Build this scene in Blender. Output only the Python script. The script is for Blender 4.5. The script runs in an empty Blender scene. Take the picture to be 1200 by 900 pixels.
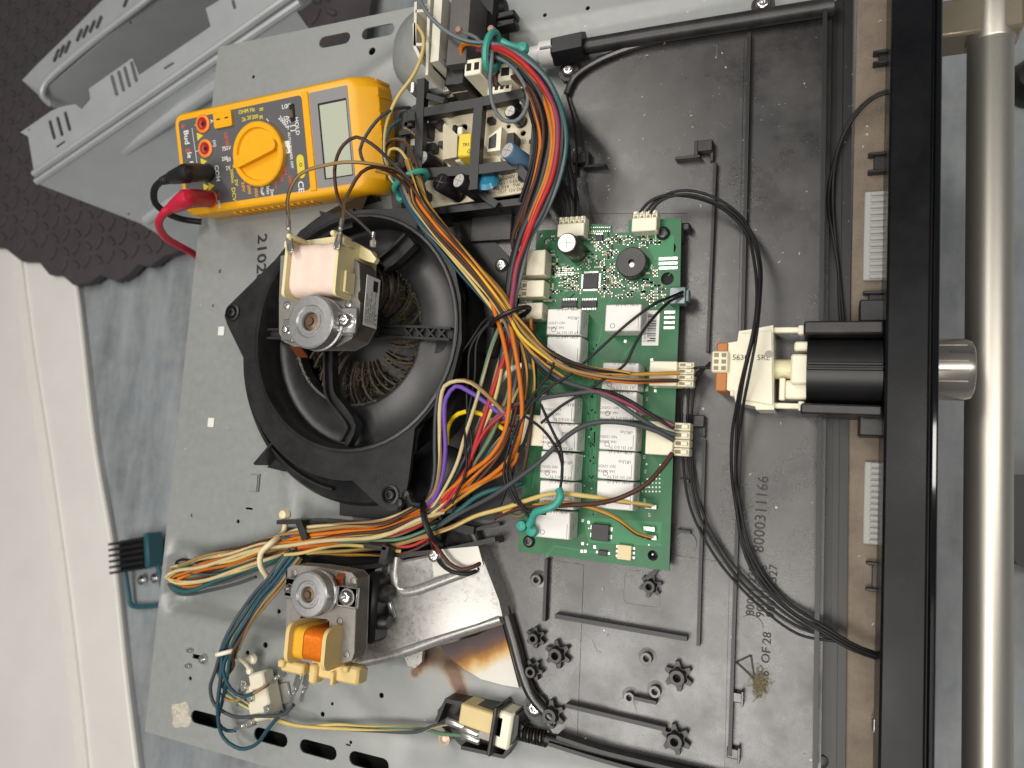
import bpy, bmesh, math, random
from mathutils import Vector as V, Matrix
from mathutils.geometry import tessellate_polygon
random.seed(11)
sc = bpy.context.scene
col = sc.collection
MM = 0.001                      # everything below is written in millimetres

# ------------------------------------------------------------------ camera
# world: X towards the oven front (right), Y along the oven front (up), Z up; the oven's top sheet is z = 0
CAM_H = 450.0
RW = Matrix(((0.9181368469, 0.0648712675, -0.3909174452),
             (0.0225804596, -0.9934709247, -0.1118286398),
             (-0.3956195814, 0.0938468992, -0.9136070853)))
cd = bpy.data.cameras.new('camera')
cam = bpy.data.objects.new('camera', cd)
col.objects.link(cam)
rot = Matrix((RW[0], -RW[1], -RW[2])).transposed()
cam.matrix_world = Matrix.Translation((0, 0, CAM_H * MM)) @ rot.to_4x4()
cd.sensor_fit = 'HORIZONTAL'; cd.sensor_width = 36; cd.lens = 26.01
cd.clip_start = 0.01; cd.clip_end = 50
cd.dof.use_dof = True; cd.dof.focus_distance = 0.45; cd.dof.aperture_fstop = 10.0
sc.camera = cam

# ------------------------------------------------------------------ light (a workshop with ceiling strip lights)
w = bpy.data.worlds.new('World'); sc.world = w; w.use_nodes = True
w.node_tree.nodes['Background'].inputs[0].default_value = (0.82, 0.86, 0.9, 1)
w.node_tree.nodes['Background'].inputs[1].default_value = 0.10
def strip(name, loc, target, sx, sy, power, colr=(1, 0.955, 0.89)):
    l = bpy.data.lights.new(name, 'AREA'); l.shape = 'RECTANGLE'; l.size = sx; l.size_y = sy
    l.energy = power; l.color = colr
    o = bpy.data.objects.new(name, l); col.objects.link(o)
    o.location = loc
    o.rotation_euler = (V(target) - V(loc)).to_track_quat('-Z', 'Y').to_euler()
    return o
strip('ceiling_light', (-0.75, 0.75, 2.0), (-0.2, 0.05, 0), 0.22, 1.5, 20)
strip('ceiling_light', (0.95, 0.15, 2.0), (0, 0.05, 0), 0.2, 1.8, 16)
strip('ceiling_light', (-0.40, -0.78, 2.0), (-0.40, -0.78, 0), 1.3, 0.9, 32)
sc.view_settings.view_transform = 'Standard'; sc.view_settings.look = 'None'
sc.view_settings.gamma = 1.0; sc.view_settings.use_curve_mapping = False
sc.view_settings.exposure = 0.0

# ------------------------------------------------------------------ helpers
def P(x, y, z=0.0):
    """point of the place seen at photo position (x, y) and standing z mm above the top sheet"""
    d = RW.transposed() @ V((x - 600.0, y - 450.0, 867.0))
    t = (z - CAM_H) / d.z
    return V((d.x * t, d.y * t, z))
def PP(pts, z=0.0): return [P(x, y, z) for x, y in pts]

def lin(c):
    if isinstance(c, str):
        c = c.lstrip('#'); c = [int(c[i:i + 2], 16) / 255 for i in (0, 2, 4)]
    return tuple((v / 12.92 if v <= 0.04045 else ((v + 0.055) / 1.055) ** 2.4) for v in c)

MATS = {}
def mat(name, color, rough=0.5, metal=0.0, var=0.0, vscale=60.0, bump=0.0, bscale=400.0, dust=0.0, dcol='#9a9188',
        dscale=25.0, specks=0.0, stretch=None, rvar=0.0, trans=0.0, spec=0.5, coat=0.0):
    if name in MATS: return MATS[name]
    m = bpy.data.materials.new(name); MATS[name] = m; m.use_nodes = True
    nt = m.node_tree; N = nt.nodes; L = nt.links
    b = N['Principled BSDF']
    c = lin(color)
    b.inputs['Base Color'].default_value = (*c, 1); b.inputs['Roughness'].default_value = rough
    b.inputs['Metallic'].default_value = metal; b.inputs['Specular IOR Level'].default_value = spec
    b.inputs['Transmission Weight'].default_value = trans; b.inputs['Coat Weight'].default_value = coat
    m.diffuse_color = (*c, 1)
    if not (var or bump or dust or specks or rvar): return m
    geo = N.new('ShaderNodeNewGeometry')
    src = geo.outputs['Position']
    if stretch:
        mp = N.new('ShaderNodeMapping'); mp.inputs['Scale'].default_value = stretch
        L.new(src, mp.inputs['Vector']); src = mp.outputs['Vector']
    colout = None
    if var or rvar:
        n = N.new('ShaderNodeTexNoise'); n.inputs['Scale'].default_value = vscale; n.inputs['Detail'].default_value = 5
        n.inputs['Roughness'].default_value = 0.65
        L.new(src, n.inputs['Vector'])
    if var:
        r = N.new('ShaderNodeValToRGB')
        r.color_ramp.elements[0].position = 0.3; r.color_ramp.elements[1].position = 0.7
        r.color_ramp.elements[0].color = (*[v * (1 - var) for v in c], 1)
        r.color_ramp.elements[1].color = (*[min(1, v * (1 + var)) for v in c], 1)
        L.new(n.outputs['Fac'], r.inputs['Fac']); colout = r.outputs['Color']
    if rvar:
        mr = N.new('ShaderNodeMapRange'); mr.inputs[1].default_value = 0.3; mr.inputs[2].default_value = 0.7
        mr.inputs[3].default_value = max(0.02, rough - rvar); mr.inputs[4].default_value = min(1, rough + rvar)
        L.new(n.outputs['Fac'], mr.inputs[0]); L.new(mr.outputs[0], b.inputs['Roughness'])
    if dust:
        n2 = N.new('ShaderNodeTexNoise'); n2.inputs['Scale'].default_value = dscale; n2.inputs['Detail'].default_value = 8
        n2.inputs['Roughness'].default_value = 0.7
        L.new(geo.outputs['Position'], n2.inputs['Vector'])
        mr = N.new('ShaderNodeMapRange'); mr.inputs[1].default_value = 0.38; mr.inputs[2].default_value = 0.72
        mr.inputs[3].default_value = 0; mr.inputs[4].default_value = dust
        L.new(n2.outputs['Fac'], mr.inputs[0])
        mx = N.new('ShaderNodeMix'); mx.data_type = 'RGBA'
        L.new(mr.outputs[0], mx.inputs[0])
        if colout: L.new(colout, mx.inputs[6])
        else: mx.inputs[6].default_value = (*c, 1)
        mx.inputs[7].default_value = (*lin(dcol), 1); colout = mx.outputs[2]
    if specks:
        vo = N.new('ShaderNodeTexVoronoi'); vo.inputs['Scale'].default_value = 190; vo.inputs['Randomness'].default_value = 1
        L.new(geo.outputs['Position'], vo.inputs['Vector'])
        # few of the cells carry a fleck
        sep = N.new('ShaderNodeSeparateColor'); L.new(vo.outputs['Color'], sep.inputs[0])
        gt = N.new('ShaderNodeMath'); gt.operation = 'GREATER_THAN'; gt.inputs[1].default_value = 1 - specks
        L.new(sep.outputs[0], gt.inputs[0])
        lt = N.new('ShaderNodeMath'); lt.operation = 'LESS_THAN'; lt.inputs[1].default_value = 0.14
        L.new(vo.outputs['Distance'], lt.inputs[0])
        mu = N.new('ShaderNodeMath'); mu.operation = 'MULTIPLY'; L.new(gt.outputs[0], mu.inputs[0]); L.new(lt.outputs[0], mu.inputs[1])
        mx = N.new('ShaderNodeMix'); mx.data_type = 'RGBA'; L.new(mu.outputs[0], mx.inputs[0])
        if colout: L.new(colout, mx.inputs[6])
        else: mx.inputs[6].default_value = (*c, 1)
        mx.inputs[7].default_value = (0.45, 0.43, 0.4, 1); colout = mx.outputs[2]
    if colout: L.new(colout, b.inputs['Base Color'])
    if bump:
        n3 = N.new('ShaderNodeTexNoise'); n3.inputs['Scale'].default_value = bscale; n3.inputs['Detail'].default_value = 4
        L.new(src, n3.inputs['Vector'])
        bp = N.new('ShaderNodeBump'); bp.inputs['Strength'].default_value = bump; bp.inputs['Distance'].default_value = 0.0006
        L.new(n3.outputs['Fac'], bp.inputs['Height']); L.new(bp.outputs['Normal'], b.inputs['Normal'])
    return m

class MB:
    """collects faces in mm; build() links them as one mesh object"""
    def __init__(s): s.v = []; s.f = []; s.m = []; s.cur = 0
    def add(s, vs, fs, M=None):
        o = len(s.v)
        s.v += [(M @ V(p)) if M else V(p) for p in vs]
        s.f += [tuple(i + o for i in f) for f in fs]; s.m += [s.cur] * len(fs)
        return s
    def box(s, c, size, bev=0.0, M=None, rz=0.0):
        h = [x / 2 for x in size]; c = V(c)
        T = Matrix.Translation(c) @ Matrix.Rotation(rz, 4, 'Z')
        if M: T = M @ T
        if bev <= 0:
            vs = [(x * h[0], y * h[1], z * h[2]) for x in (-1, 1) for y in (-1, 1) for z in (-1, 1)]
            fs = [(0, 1, 3, 2), (4, 6, 7, 5), (0, 4, 5, 1), (2, 3, 7, 6), (0, 2, 6, 4), (1, 5, 7, 3)]
            return s.add(vs, fs, T)
        b = min(bev, 0.49 * min(size))
        vs = []; ix = {}
        for sx in (-1, 1):
            for sy in (-1, 1):
                for sz in (-1, 1):
                    sg = (sx, sy, sz)
                    for a in range(3):
                        ix[(sg, a)] = len(vs)
                        vs.append(tuple(sg[k] * (h[k] if k == a else h[k] - b) for k in range(3)))
        fs = []
        for a in range(3):
            p, q = [k for k in range(3) if k != a]
            for sa in (-1, 1):
                r = []
                for sp, sq in ((-1, -1), (1, -1), (1, 1), (-1, 1)):
                    g = [0, 0, 0]; g[a] = sa; g[p] = sp; g[q] = sq; r.append(ix[(tuple(g), a)])
                fs.append(tuple(r))
            for sp in (-1, 1):
                for sq in (-1, 1):
                    r = []
                    for sa, k in ((-1, p), (1, p), (1, q), (-1, q)):
                        g = [0, 0, 0]; g[a] = sa; g[p] = sp; g[q] = sq; r.append(ix[(tuple(g), k)])
                    fs.append(tuple(r))
        for sx in (-1, 1):
            for sy in (-1, 1):
                for sz in (-1, 1): fs.append(tuple(ix[((sx, sy, sz), a)] for a in range(3)))
        return s.add(vs, fs, T)
    def prism(s, poly, z0, z1, holes=(), M=None, bev=0.0):
        """poly: list of points (x, y[, z]) ; extruded from z0 to z1"""
        poly = [V((p[0], p[1], 0)) for p in poly]; holes = [[V((p[0], p[1], 0)) for p in h] for h in holes]
        loops = [poly] + holes
        allp = [p for l in loops for p in l]; n = len(allp)
        vs = [(p.x, p.y, z0) for p in allp] + [(p.x, p.y, z1) for p in allp]
        if holes:
            tri = tessellate_polygon(loops)
            fs = [tuple(t) for t in tri] + [tuple(i + n for i in reversed(t)) for t in tri]
        else:
            fs = [tuple(reversed(range(n))), tuple(range(n, 2 * n))]
        k = 0
        for l in loops:
            for i in range(len(l)):
                a = k + i; b = k + (i + 1) % len(l); fs.append((a, b, b + n, a + n))
            k += len(l)
        return s.add(vs, fs, M)
    def loft(s, loops, cap0=True, cap1=True, M=None, closed=True):
        n = len(loops[0]); vs = [p for l in loops for p in l]; fs = []
        for k in range(len(loops) - 1):
            for i in range(n if closed else n - 1):
                a = k * n + i; b = k * n + (i + 1) % n; fs.append((a, b, b + n, a + n))
        if cap0: fs.append(tuple(reversed(range(n))))
        if cap1: fs.append(tuple(range((len(loops) - 1) * n, len(loops) * n)))
        return s.add(vs, fs, M)
    def lathe(s, c, prof, n=24, axis=(0, 0, 1), cap0=True, cap1=True, a0=0.0, a1=None):
        q = V(axis).to_track_quat('Z', 'Y').to_matrix().to_4x4()
        T = Matrix.Translation(V(c)) @ q
        full = a1 is None
        A = [2 * math.pi * i / n for i in range(n)] if full else [a0 + (a1 - a0) * i / n for i in range(n + 1)]
        loops = [[(r * math.cos(a), r * math.sin(a), h) for a in A] for r, h in prof]
        return s.loft(loops, cap0 and full, cap1 and full, T, closed=full)
    def cyl(s, c, r, h, n=20, axis=(0, 0, 1), bev=0.0, r2=None):
        r2 = r if r2 is None else r2
        pr = [(r, 0), (r2, h)] if not bev else [(r - bev, 0), (r, bev), (r2, h - bev), (r2 - bev, h)]
        return s.lathe(c, pr, n, axis)
    def tube(s, pts, r, n=8, twist=0.0, split=0, cap=True):
        """split>0: that many of the n sides take material 1 (a striped wire)"""
        pts = [V(p) for p in pts]
        t0 = (pts[1] - pts[0]).normalized()
        nrm = t0.orthogonal().normalized(); loops = []; L = 0; pt = t0
        for i, p in enumerate(pts):
            t = (pts[min(i + 1, len(pts) - 1)] - pts[max(i - 1, 0)]).normalized()
            q = pt.rotation_difference(t); nrm = (q @ nrm); nrm = (nrm - t * nrm.dot(t)).normalized(); pt = t
            if i: L += (p - pts[i - 1]).length
            bi = t.cross(nrm); rr = r[i] if isinstance(r, (list, tuple)) else r
            tw = twist * L
            loops.append([p + (nrm * math.cos(2 * math.pi * k / n + tw) + bi * math.sin(2 * math.pi * k / n + tw)) * rr for k in range(n)])
        o = len(s.v); s.v += [p for l in loops for p in l]
        for k in range(len(loops) - 1):
            for i in range(n):
                a = o + k * n + i; b = o + k * n + (i + 1) % n
                s.f.append((a, b, b + n, a + n)); s.m.append(1 if i < split else s.cur)
        if cap:
            s.f.append(tuple(o + i for i in reversed(range(n)))); s.m.append(s.cur)
            s.f.append(tuple(o + (len(loops) - 1) * n + i for i in range(n))); s.m.append(s.cur)
        return s
    def build(s, name, mats, parent=None, smooth=True, angle=38, recalc=True):
        if not isinstance(mats, (list, tuple)): mats = [mats]
        org = V((0, 0, 0))
        if parent is not None: org = V(parent['_o'])
        me = bpy.data.meshes.new(name)
        me.from_pydata([tuple((p - org) * MM) for p in s.v], [], s.f)
        for m in mats: me.materials.append(m)
        me.polygons.foreach_set('material_index', s.m)
        if recalc:
            bm = bmesh.new(); bm.from_mesh(me); bmesh.ops.recalc_face_normals(bm, faces=bm.faces); bm.to_mesh(me); bm.free()
        if smooth:
            me.polygons.foreach_set('use_smooth', [True] * len(me.polygons))
            me.set_sharp_from_angle(angle=math.radians(angle))
        me.update()
        o = bpy.data.objects.new(name, me); col.objects.link(o)
        if parent is not None: o.parent = parent; o['_o'] = list(org)
        else: o['_o'] = [0, 0, 0]
        return o

def thing(name, label, cat, base, group=None):
    o = bpy.data.objects.new(name, None); col.objects.link(o)
    o.empty_display_size = 0.02
    b = V(base); o.location = b * MM; o['_o'] = list(b)
    o['label'] = label; o['category'] = cat
    if group: o['group'] = group
    return o
def tag(o, label, cat, group=None):
    o['label'] = label; o['category'] = cat
    if group: o['group'] = group
    return o
def frame(o, x, y):
    """4x4 frame from origin, x direction and rough y direction"""
    x = V(x).normalized(); z = x.cross(V(y)).normalized(); y = z.cross(x)
    M = Matrix((x, y, z)).transposed().to_4x4(); M.translation = V(o); return M
def copy_part(o, parent, loc=(0, 0, 0), rz=0.0):
    c = o.copy(); col.objects.link(c); c.parent = parent
    c.location = V(loc) * MM; c.rotation_euler = (0, 0, rz); return c

def catmull(pts, step=4.0):
    pts = [V(p) for p in pts]
    if len(pts) < 3: return pts
    q = [pts[0] * 2 - pts[1]] + pts + [pts[-1] * 2 - pts[-2]]; out = []
    for i in range(1, len(q) - 2):
        p0, p1, p2, p3 = q[i - 1:i + 3]
        n = max(2, int((p2 - p1).length / step))
        d1 = max(1e-3, (p1 - p0).length ** 0.5); d2 = max(1e-3, (p2 - p1).length ** 0.5); d3 = max(1e-3, (p3 - p2).length ** 0.5)
        m1 = (p2 - p1) + d2 * ((p1 - p0) / d1 - (p2 - p0) / (d1 + d2))
        m2 = (p2 - p1) + d2 * ((p3 - p2) / d3 - (p3 - p1) / (d2 + d3))
        for k in range(n):
            t = k / n; t2 = t * t; t3 = t2 * t
            out.append(p1 * (2 * t3 - 3 * t2 + 1) + m1 * (t3 - 2 * t2 + t) + p2 * (-2 * t3 + 3 * t2) + m2 * (t3 - t2))
    out.append(pts[-1]); return out

_tc = {}
def text_mesh(txt, bold=False):
    k = txt
    if k in _tc: return _tc[k]
    cu = bpy.data.curves.new('lettering', 'FONT'); cu.body = txt; cu.size = 1.0; cu.resolution_u = 2
    cu.align_x = 'LEFT'; cu.align_y = 'CENTER'
    if bold: cu.offset = 0.02
    o = bpy.data.objects.new('lettering', cu); col.objects.link(o)
    bpy.context.view_layer.update()
    me = bpy.data.meshes.new_from_object(o.evaluated_get(bpy.context.evaluated_depsgraph_get()))
    r = ([v.co.copy() for v in me.vertices], [tuple(p.vertices) for p in me.polygons])
    bpy.data.objects.remove(o); bpy.data.curves.remove(cu); bpy.data.meshes.remove(me)
    _tc[k] = r; return r
def put_text(mb, txt, M, size, center=False, wide=1.0, bold=False):
    vs, fs = text_mesh(txt, bold)
    off = 0
    if center and vs: off = (max(v.x for v in vs) + min(v.x for v in vs)) / 2
    mb.add([((v.x - off) * size * wide, v.y * size, 0) for v in vs], fs, M)
def circ(c, r, n=16, a0=0.0): return [(c[0] + r * math.cos(a0 + 2 * math.pi * i / n), c[1] + r * math.sin(a0 + 2 * math.pi * i / n)) for i in range(n)]
def slot(c, lx, ly, n=6, rz=0.0):
    """stadium outline"""
    r = min(lx, ly) / 2; e = max(lx, ly) / 2 - r; out = []
    for sgn in (1, -1):
        for i in range(n + 1):
            a = -math.pi / 2 + math.pi * i / n
            x = sgn * (e + r * math.cos(a)); y = sgn * r * math.sin(a)
            if ly > lx: x, y = -y, x
            out.append((c[0] + x * math.cos(rz) - y * math.sin(rz), c[1] + x * math.sin(rz) + y * math.cos(rz)))
    return out
def rrect(c, lx, ly, r, n=4, rz=0.0):
    out = []
    for k, (sx, sy) in enumerate(((1, 1), (-1, 1), (-1, -1), (1, -1))):
        for i in range(n + 1):
            a = math.pi / 2 * (k + i / n)
            x = sx * (lx / 2 - r) + r * math.cos(a); y = sy * (ly / 2 - r) + r * math.sin(a)
            out.append((c[0] + x * math.cos(rz) - y * math.sin(rz), c[1] + x * math.sin(rz) + y * math.cos(rz)))
    return out
def screw(parent, c, r, m, h=2.5, name='screw', star=True):
    """pan head with a six-lobe recess"""
    mb = MB(); n = 24
    A = [2 * math.pi * i / n for i in range(n)]
    def ring(rad, z, lob=0.0): return [(c[0] + rad * (1 + lob * math.cos(6 * a)) * math.cos(a), c[1] + rad * (1 + lob * math.cos(6 * a)) * math.sin(a), c[2] + z) for a in A]
    mb.loft([ring(r, -1), ring(r, h * .35), ring(r * .86, h * .8), ring(r * .62, h), ring(r * .42, h, .18), ring(r * .40, h * .25, .18)], cap1=True)
    return mb.build(name, m, parent)

# ------------------------------------------------------------------ materials
GALV = mat('galvanised_steel', '#919493', 0.48, 0.25, var=0.04, vscale=160, bump=0.06, bscale=700, dust=0.12, dcol='#c0bcb4', dscale=9, rvar=0.05, specks=0.03)
GALV_D = mat('weathered_steel', '#a8a7a4', 0.32, 0.6, var=0.12, vscale=300, bump=0.12, bscale=1300, dust=0.15, dcol='#b5aea4', rvar=.08)
STEEL = mat('bright_steel', '#c9c9c8', 0.28, 0.9, var=0.05, vscale=300)
CHROME = mat('polished_screw', '#d8d6d2', 0.2, 0.95)
LAMIN = mat('lamination_steel', '#8d8984', 0.45, 0.5, var=0.12, vscale=260, bump=0.15, bscale=1200)
LAMIN_S = mat('lamination_edges', '#6d6862', 0.5, 0.45, var=0.25, vscale=500, stretch=(1, 1, 8))
BLACK = mat('black_plastic', '#1f1e1f', 0.40, 0, var=0.12, vscale=45, bump=0.12, bscale=1800, dust=0.10, dcol='#8d8681', dscale=45)
TRAYM = mat('black_tray_plastic', '#201f20', 0.30, 0, var=0.15, vscale=30, bump=0.12, bscale=2200, dust=0.20, dcol='#8a8480', dscale=11, specks=0.015, rvar=0.1, spec=.8)
BLACK2 = mat('smooth_black_plastic', '#121214', 0.42, 0, var=0.1, vscale=60, dust=0.02)
PCB = mat('green_solder_mask', '#0f6236', 0.42, 0, var=0.14, vscale=120, bump=0.05, bscale=800)
PCBD = mat('green_copper_track', '#1d7a48', 0.42, 0)
WHITE = mat('white_relay_plastic', '#e2e0dc', 0.42, 0, var=0.03, vscale=120)
CREAM = mat('cream_connector_plastic', '#e6dfc6', 0.45, 0, var=0.05, vscale=120)
BEIGE = mat('beige_laminate', '#e4d9bd', 0.5, 0, var=0.06, vscale=90, dust=0.1, dcol='#a58f68')
IVORY = mat('ivory_plastic', '#ece6cf', 0.4, 0, var=0.04, vscale=100)
TIN = mat('tinned_metal', '#c4c3bd', 0.3, 0.85, var=0.1, vscale=400)
INK = mat('black_ink', '#2a2a2c', 0.6)
GREYINK = mat('grey_ink', '#575654', 0.6)
WINK = mat('white_ink', '#dcdcd8', 0.6)
CHIP = mat('chip_epoxy', '#2d2c2e', 0.5, 0, var=0.1, vscale=300)
HOLE = mat('dark_hole', '#0c0c0d', 0.7)
# ------------------------------------------------------------------ setting
ZF = -450.0
def structure(o): o['kind'] = 'structure'; return o
FLOORM = mat('grey_vinyl_floor', '#8d9398', 0.42, 0, var=0.30, vscale=26, bump=0.08, bscale=300, stretch=(1.0, 0.22, 1), dust=0.35, dcol='#b9b9b4', dscale=30)
mb = MB(); mb.box((0, 0, ZF - 10), (9000, 9000, 20)); structure(mb.build('floor', FLOORM, smooth=False))

def wall_path(mb, path, w, z0, z1):
    """upright strip of width w following a path (xy, mm)"""
    p = [V((q[0], q[1], 0)) for q in path]; L = []; R = []
    for i in range(len(p)):
        t = (p[min(i + 1, len(p) - 1)] - p[max(i - 1, 0)]).normalized(); nn = V((-t.y, t.x, 0)) * w / 2
        L.append(p[i] + nn); R.append(p[i] - nn)
    loops = [[(l.x, l.y, z0), (r.x, r.y, z0), (r.x, r.y, z1), (l.x, l.y, z1)] for l, r in zip(L, R)]
    mb.loft(loops)
def smooth2d(pts, step=3.0): return catmull([V((p[0], p[1], 0)) for p in pts], step)

# pale boards along the left
BOARDM = mat('pale_painted_board', '#e8e5e1', 0.55, 0, var=0.04, vscale=8, bump=0.05, bscale=200)
TRIMM = mat('white_trim', '#efebe4', 0.45, 0, var=0.03)
t = thing('floor_board', 'pale painted board with raised white strip lying on the floor at left', 'board', P(60, 620, ZF))
b = MB(); b.prism(PP([(-220, 200), (80, 290), (88, 330), (110, 520), (132, 650), (148, 800), (168, 960), (-200, 960)], ZF + 12), ZF, ZF + 12); b.build('board', BOARDM, t)
b = MB(); e = catmull(PP([(80, 290), (88, 330), (110, 520), (132, 650), (148, 800), (168, 960)], ZF + 12), 20); b.tube(e, 5, 8); b.build('edge_bead', TRIMM, t)
b = MB(); wall_path(b, smooth2d(PP([(16, 270), (32, 400), (56, 560), (75, 700), (92, 850), (104, 980)], ZF + 16), 30), 24, ZF + 12, ZF + 17); b.build('white_strip', TRIMM, t)

# rubber mat with its lozenge tread and jigsaw edge
MATM = mat('black_rubber', '#474143', 0.7, 0, var=0.12, vscale=30, bump=0.3, bscale=500)
mo = thing('rubber_mat', 'dark grey rubber mat with raised lozenge tread and jigsaw edge', 'mat', P(80, 200, ZF))
edge = []
base = [(-260, 250), (-60, 285), (5, 290), (25, 306), (45, 306), (58, 322), (72, 322), (86, 334), (104, 332), (118, 322), (136, 330), (150, 322), (162, 310), (176, 312), (192, 300), (206, 296), (240, 280), (330, 230), (420, 120), (460, -200), (-100, -500), (-300, -300)]
zM = ZF + 26
b = MB(); b.prism(PP(base, zM), ZF + 12.5, zM); b.build('mat_sheet', MATM, mo)
b = MB()
A = P(60, 320, zM); ux = (P(200, 290, zM) - A).normalized(); uy = V((-ux.y, ux.x, 0))
import itertools
bp2 = [p.to_2d() for p in PP(base, zM)]
def inside(p, poly):
    r = False; j = len(poly) - 1
    for i in range(len(poly)):
        a, c2 = poly[i], poly[j]
        if (a[1] > p[1]) != (c2[1] > p[1]) and p[0] < (c2[0] - a[0]) * (p[1] - a[1]) / (c2[1] - a[1]) + a[0]: r = not r
        j = i
    return r
for i in range(-22, 22):
    for j in range(-6, 36):
        c = A + ux * (i * 29 + 6) + uy * (j * 29 + 6)
        if not all(inside((c.x + dx, c.y + dy), bp2) for dx in (-13, 13) for dy in (-13, 13)): continue
        d = math.radians(52 if (i + j) % 2 else -38) + math.atan2(ux.y, ux.x)
        n = 12
        ring = lambda a_, b_, z: [(c.x + a_ * math.cos(2 * math.pi * k / n) * math.cos(d) - b_ * math.sin(2 * math.pi * k / n) * math.sin(d),
                                   c.y + a_ * math.cos(2 * math.pi * k / n) * math.sin(d) + b_ * math.sin(2 * math.pi * k / n) * math.cos(d), z) for k in range(n)]
        b.loft([ring(14, 5.6, zM - .5), ring(12.5, 4.4, zM + 3.0), ring(9, 2.6, zM + 3.8)], cap0=False)
o = b.build('tread', MATM, mo); o['kind'] = 'stuff'

# two sheet-metal casing panels leaning behind the oven
PANM = mat('grey_painted_sheet', '#c2c6c7', 0.34, 0.4, var=0.06, vscale=20, bump=0.04, bscale=500)
def sheet(name, parent, pts, zs, th=1.2, holes=(), m=PANM, nrm=None):
    """flat sheet through photo points, each with its height; holes as outlines in the same plane"""
    w3 = [P(x, y, z) for (x, y), z in zip(pts, zs)]
    # plane fit from the first three points; other points are dropped on it
    n = (w3[1] - w3[0]).cross(w3[2] - w3[0]).normalized()
    if n.z < 0: n = -n
    M = frame(w3[0], w3[1] - w3[0], n.cross(w3[1] - w3[0])); Mi = M.inverted()
    C = V((0, 0, CAM_H))
    def drop(x, y):
        d = P(x, y, 0) - C; s_ = (w3[0] - C).dot(n) / d.dot(n); q = Mi @ (C + d * s_); return (q.x, q.y)
    poly = [drop(x, y) for x, y in pts]
    hs = [[drop(x, y) for x, y in h] for h in holes]
    b = MB(); b.prism(poly, -th, 0, hs, M); o = b.build(name, m, parent, smooth=False); return o, M, drop
def px_slot(c, l, w_, ang, n=4):
    return slot(c, l, w_, n, math.radians(ang))
t = thing('casing_panel', 'long grey sheet metal casing panel, the one farther up on the rubber mat', 'metal panel', P(150, 60, -260))
hs = [px_slot(c, 17, 4.4, 112) for c in ((66, 65), (72, 60), (79, 55), (93, 41), (100, 37), (108, 31), (116, 26), (148, 1))]
sheet('slotted_flange', t, [(26, 94), (44, 75), (79, 41), (117, 3), (150, -24), (250, -95), (262, -75), (172, -2), (90, 62), (52, 97), (46, 106)], [-250] * 11, holes=hs)
b = MB(); b.tube(catmull([P(60, 122, -266), P(50, 112, -252), P(52, 100, -248), P(90, 64, -248), P(172, 0, -248), P(262, -73, -248)], 12), 5.5, 10); b.build('rolled_edge', PANM, t)
sheet('web', t, [(52, 105), (262, -73), (420, -40), (300, 60), (170, 128), (62, 126)], [-252, -252, -425, -400, -400, -280], holes=[px_slot((153, 26), 5, 2.5, 60)])
sheet('end_fold', t, [(26, 94), (50, 104), (60, 124), (46, 112)], [-250, -250, -262, -262])

t = thing('casing_panel', 'grey sheet metal casing panel with slotted flange, nearer, under the yellow multimeter', 'metal panel', P(150, 180, -220))
hs = [px_slot(c, 24, 4, 75) for c in ((61, 152), (70, 148), (79, 142))] + [px_slot(c, 26, 4.2, 75) for c in ((134, 100), (142, 95), (149, 90), (157, 84))]
hs += [px_slot((71, 169), 13, 2.6, -35), px_slot((198, 77), 14, 3, -32), px_slot((274, 5), 12, 4, 75), px_slot((34, 152), 3, 2, 0)]
o, M_, drop = sheet('slotted_flange', t, [(24, 155), (60, 130), (72, 125), (88, 122), (96, 128), (106, 116), (104, 104), (155, 68), (163, 88), (247, 31), (241, 10), (262, -3), (300, -40), (335, -5), (310, 18), (165, 117), (40, 203), (33, 160)],
      [-150] * 18, holes=hs)
b = MB(); b.tube(catmull([P(40, 204, -149), P(165, 118, -149), P(345, -8, -149)], 20), 4.5, 8); b.build('fold_bead', PANM, t)
b = MB(); b.tube(catmull([P(43, 213, -156), P(168, 128, -156), P(352, 3, -156)], 20), 4.5, 8); b.build('fold_bead', PANM, t)
sheet('web', t, [(43, 215), (345, 10), (380, 60), (300, 300), (215, 293), (165, 262)], [-156, -156, -210, -240, -250, -240][:6], holes=[px_slot((151, 251), 4, 2.4, 20)])
w0, w1 = P(146, 176, -186), P(262, 96, -172)
b = MB(); b.tube(catmull([w0 + V((0, 0, -4)), w0 + (w1 - w0) * .06, w0.lerp(w1, .5), w1], 12), [1] + [7.5] * 40, 10) if False else b.tube([w0 + V((-3, -2, -5)), w0, w0.lerp(w1, .3), w0.lerp(w1, .7), w1], [3, 8, 8, 8, 8], 12)
b.build('pressed_bead', PANM, t)
b = MB(); b.tube([P(172, 258, -236), P(215, 228, -226)], 7, 10); b.build('pressed_bead', PANM, t)

# small heatsink tool on the floor, far left
t = thing('heat_sink_block', 'small black finned block with blue-green wire bail on the floor', 'heat sink', P(160, 665, ZF))
BF = mat('black_anodised', '#262527', 0.5, 0.2, var=0.1); TEAL = mat('blue_green_plastic', '#2c5a66', 0.45, 0)
c = P(151, 650, ZF + 40)
Mh = frame(c, P(190, 646, ZF + 40) - P(135, 655, ZF + 40), V((0, 1, 0)))
b = MB(); b.box((0, 0, -20), (72, 50, 18), 2, M=Mh); b.build('block', BF, t)
for i in range(6):
    b = MB(); b.box((-4, -24 + i * 9, -4), (74, 4, 16), 1, M=Mh); b.build('fin', BF, t)
b = MB(); b.box((38, 2, -14), (10, 54, 30), 2, M=Mh); b.build('end_plate', TEAL, t)
b = MB(); b.tube(catmull([Mh @ V(p) for p in ((-36, -26, -22), (-36, -60, -26), (-34, -78, -28), (0, -84, -28), (32, -82, -28), (40, -74, -26), (40, -40, -22), (40, -22, -18))], 5), 4, 8); b.build('wire_bail', TEAL, t)
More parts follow.
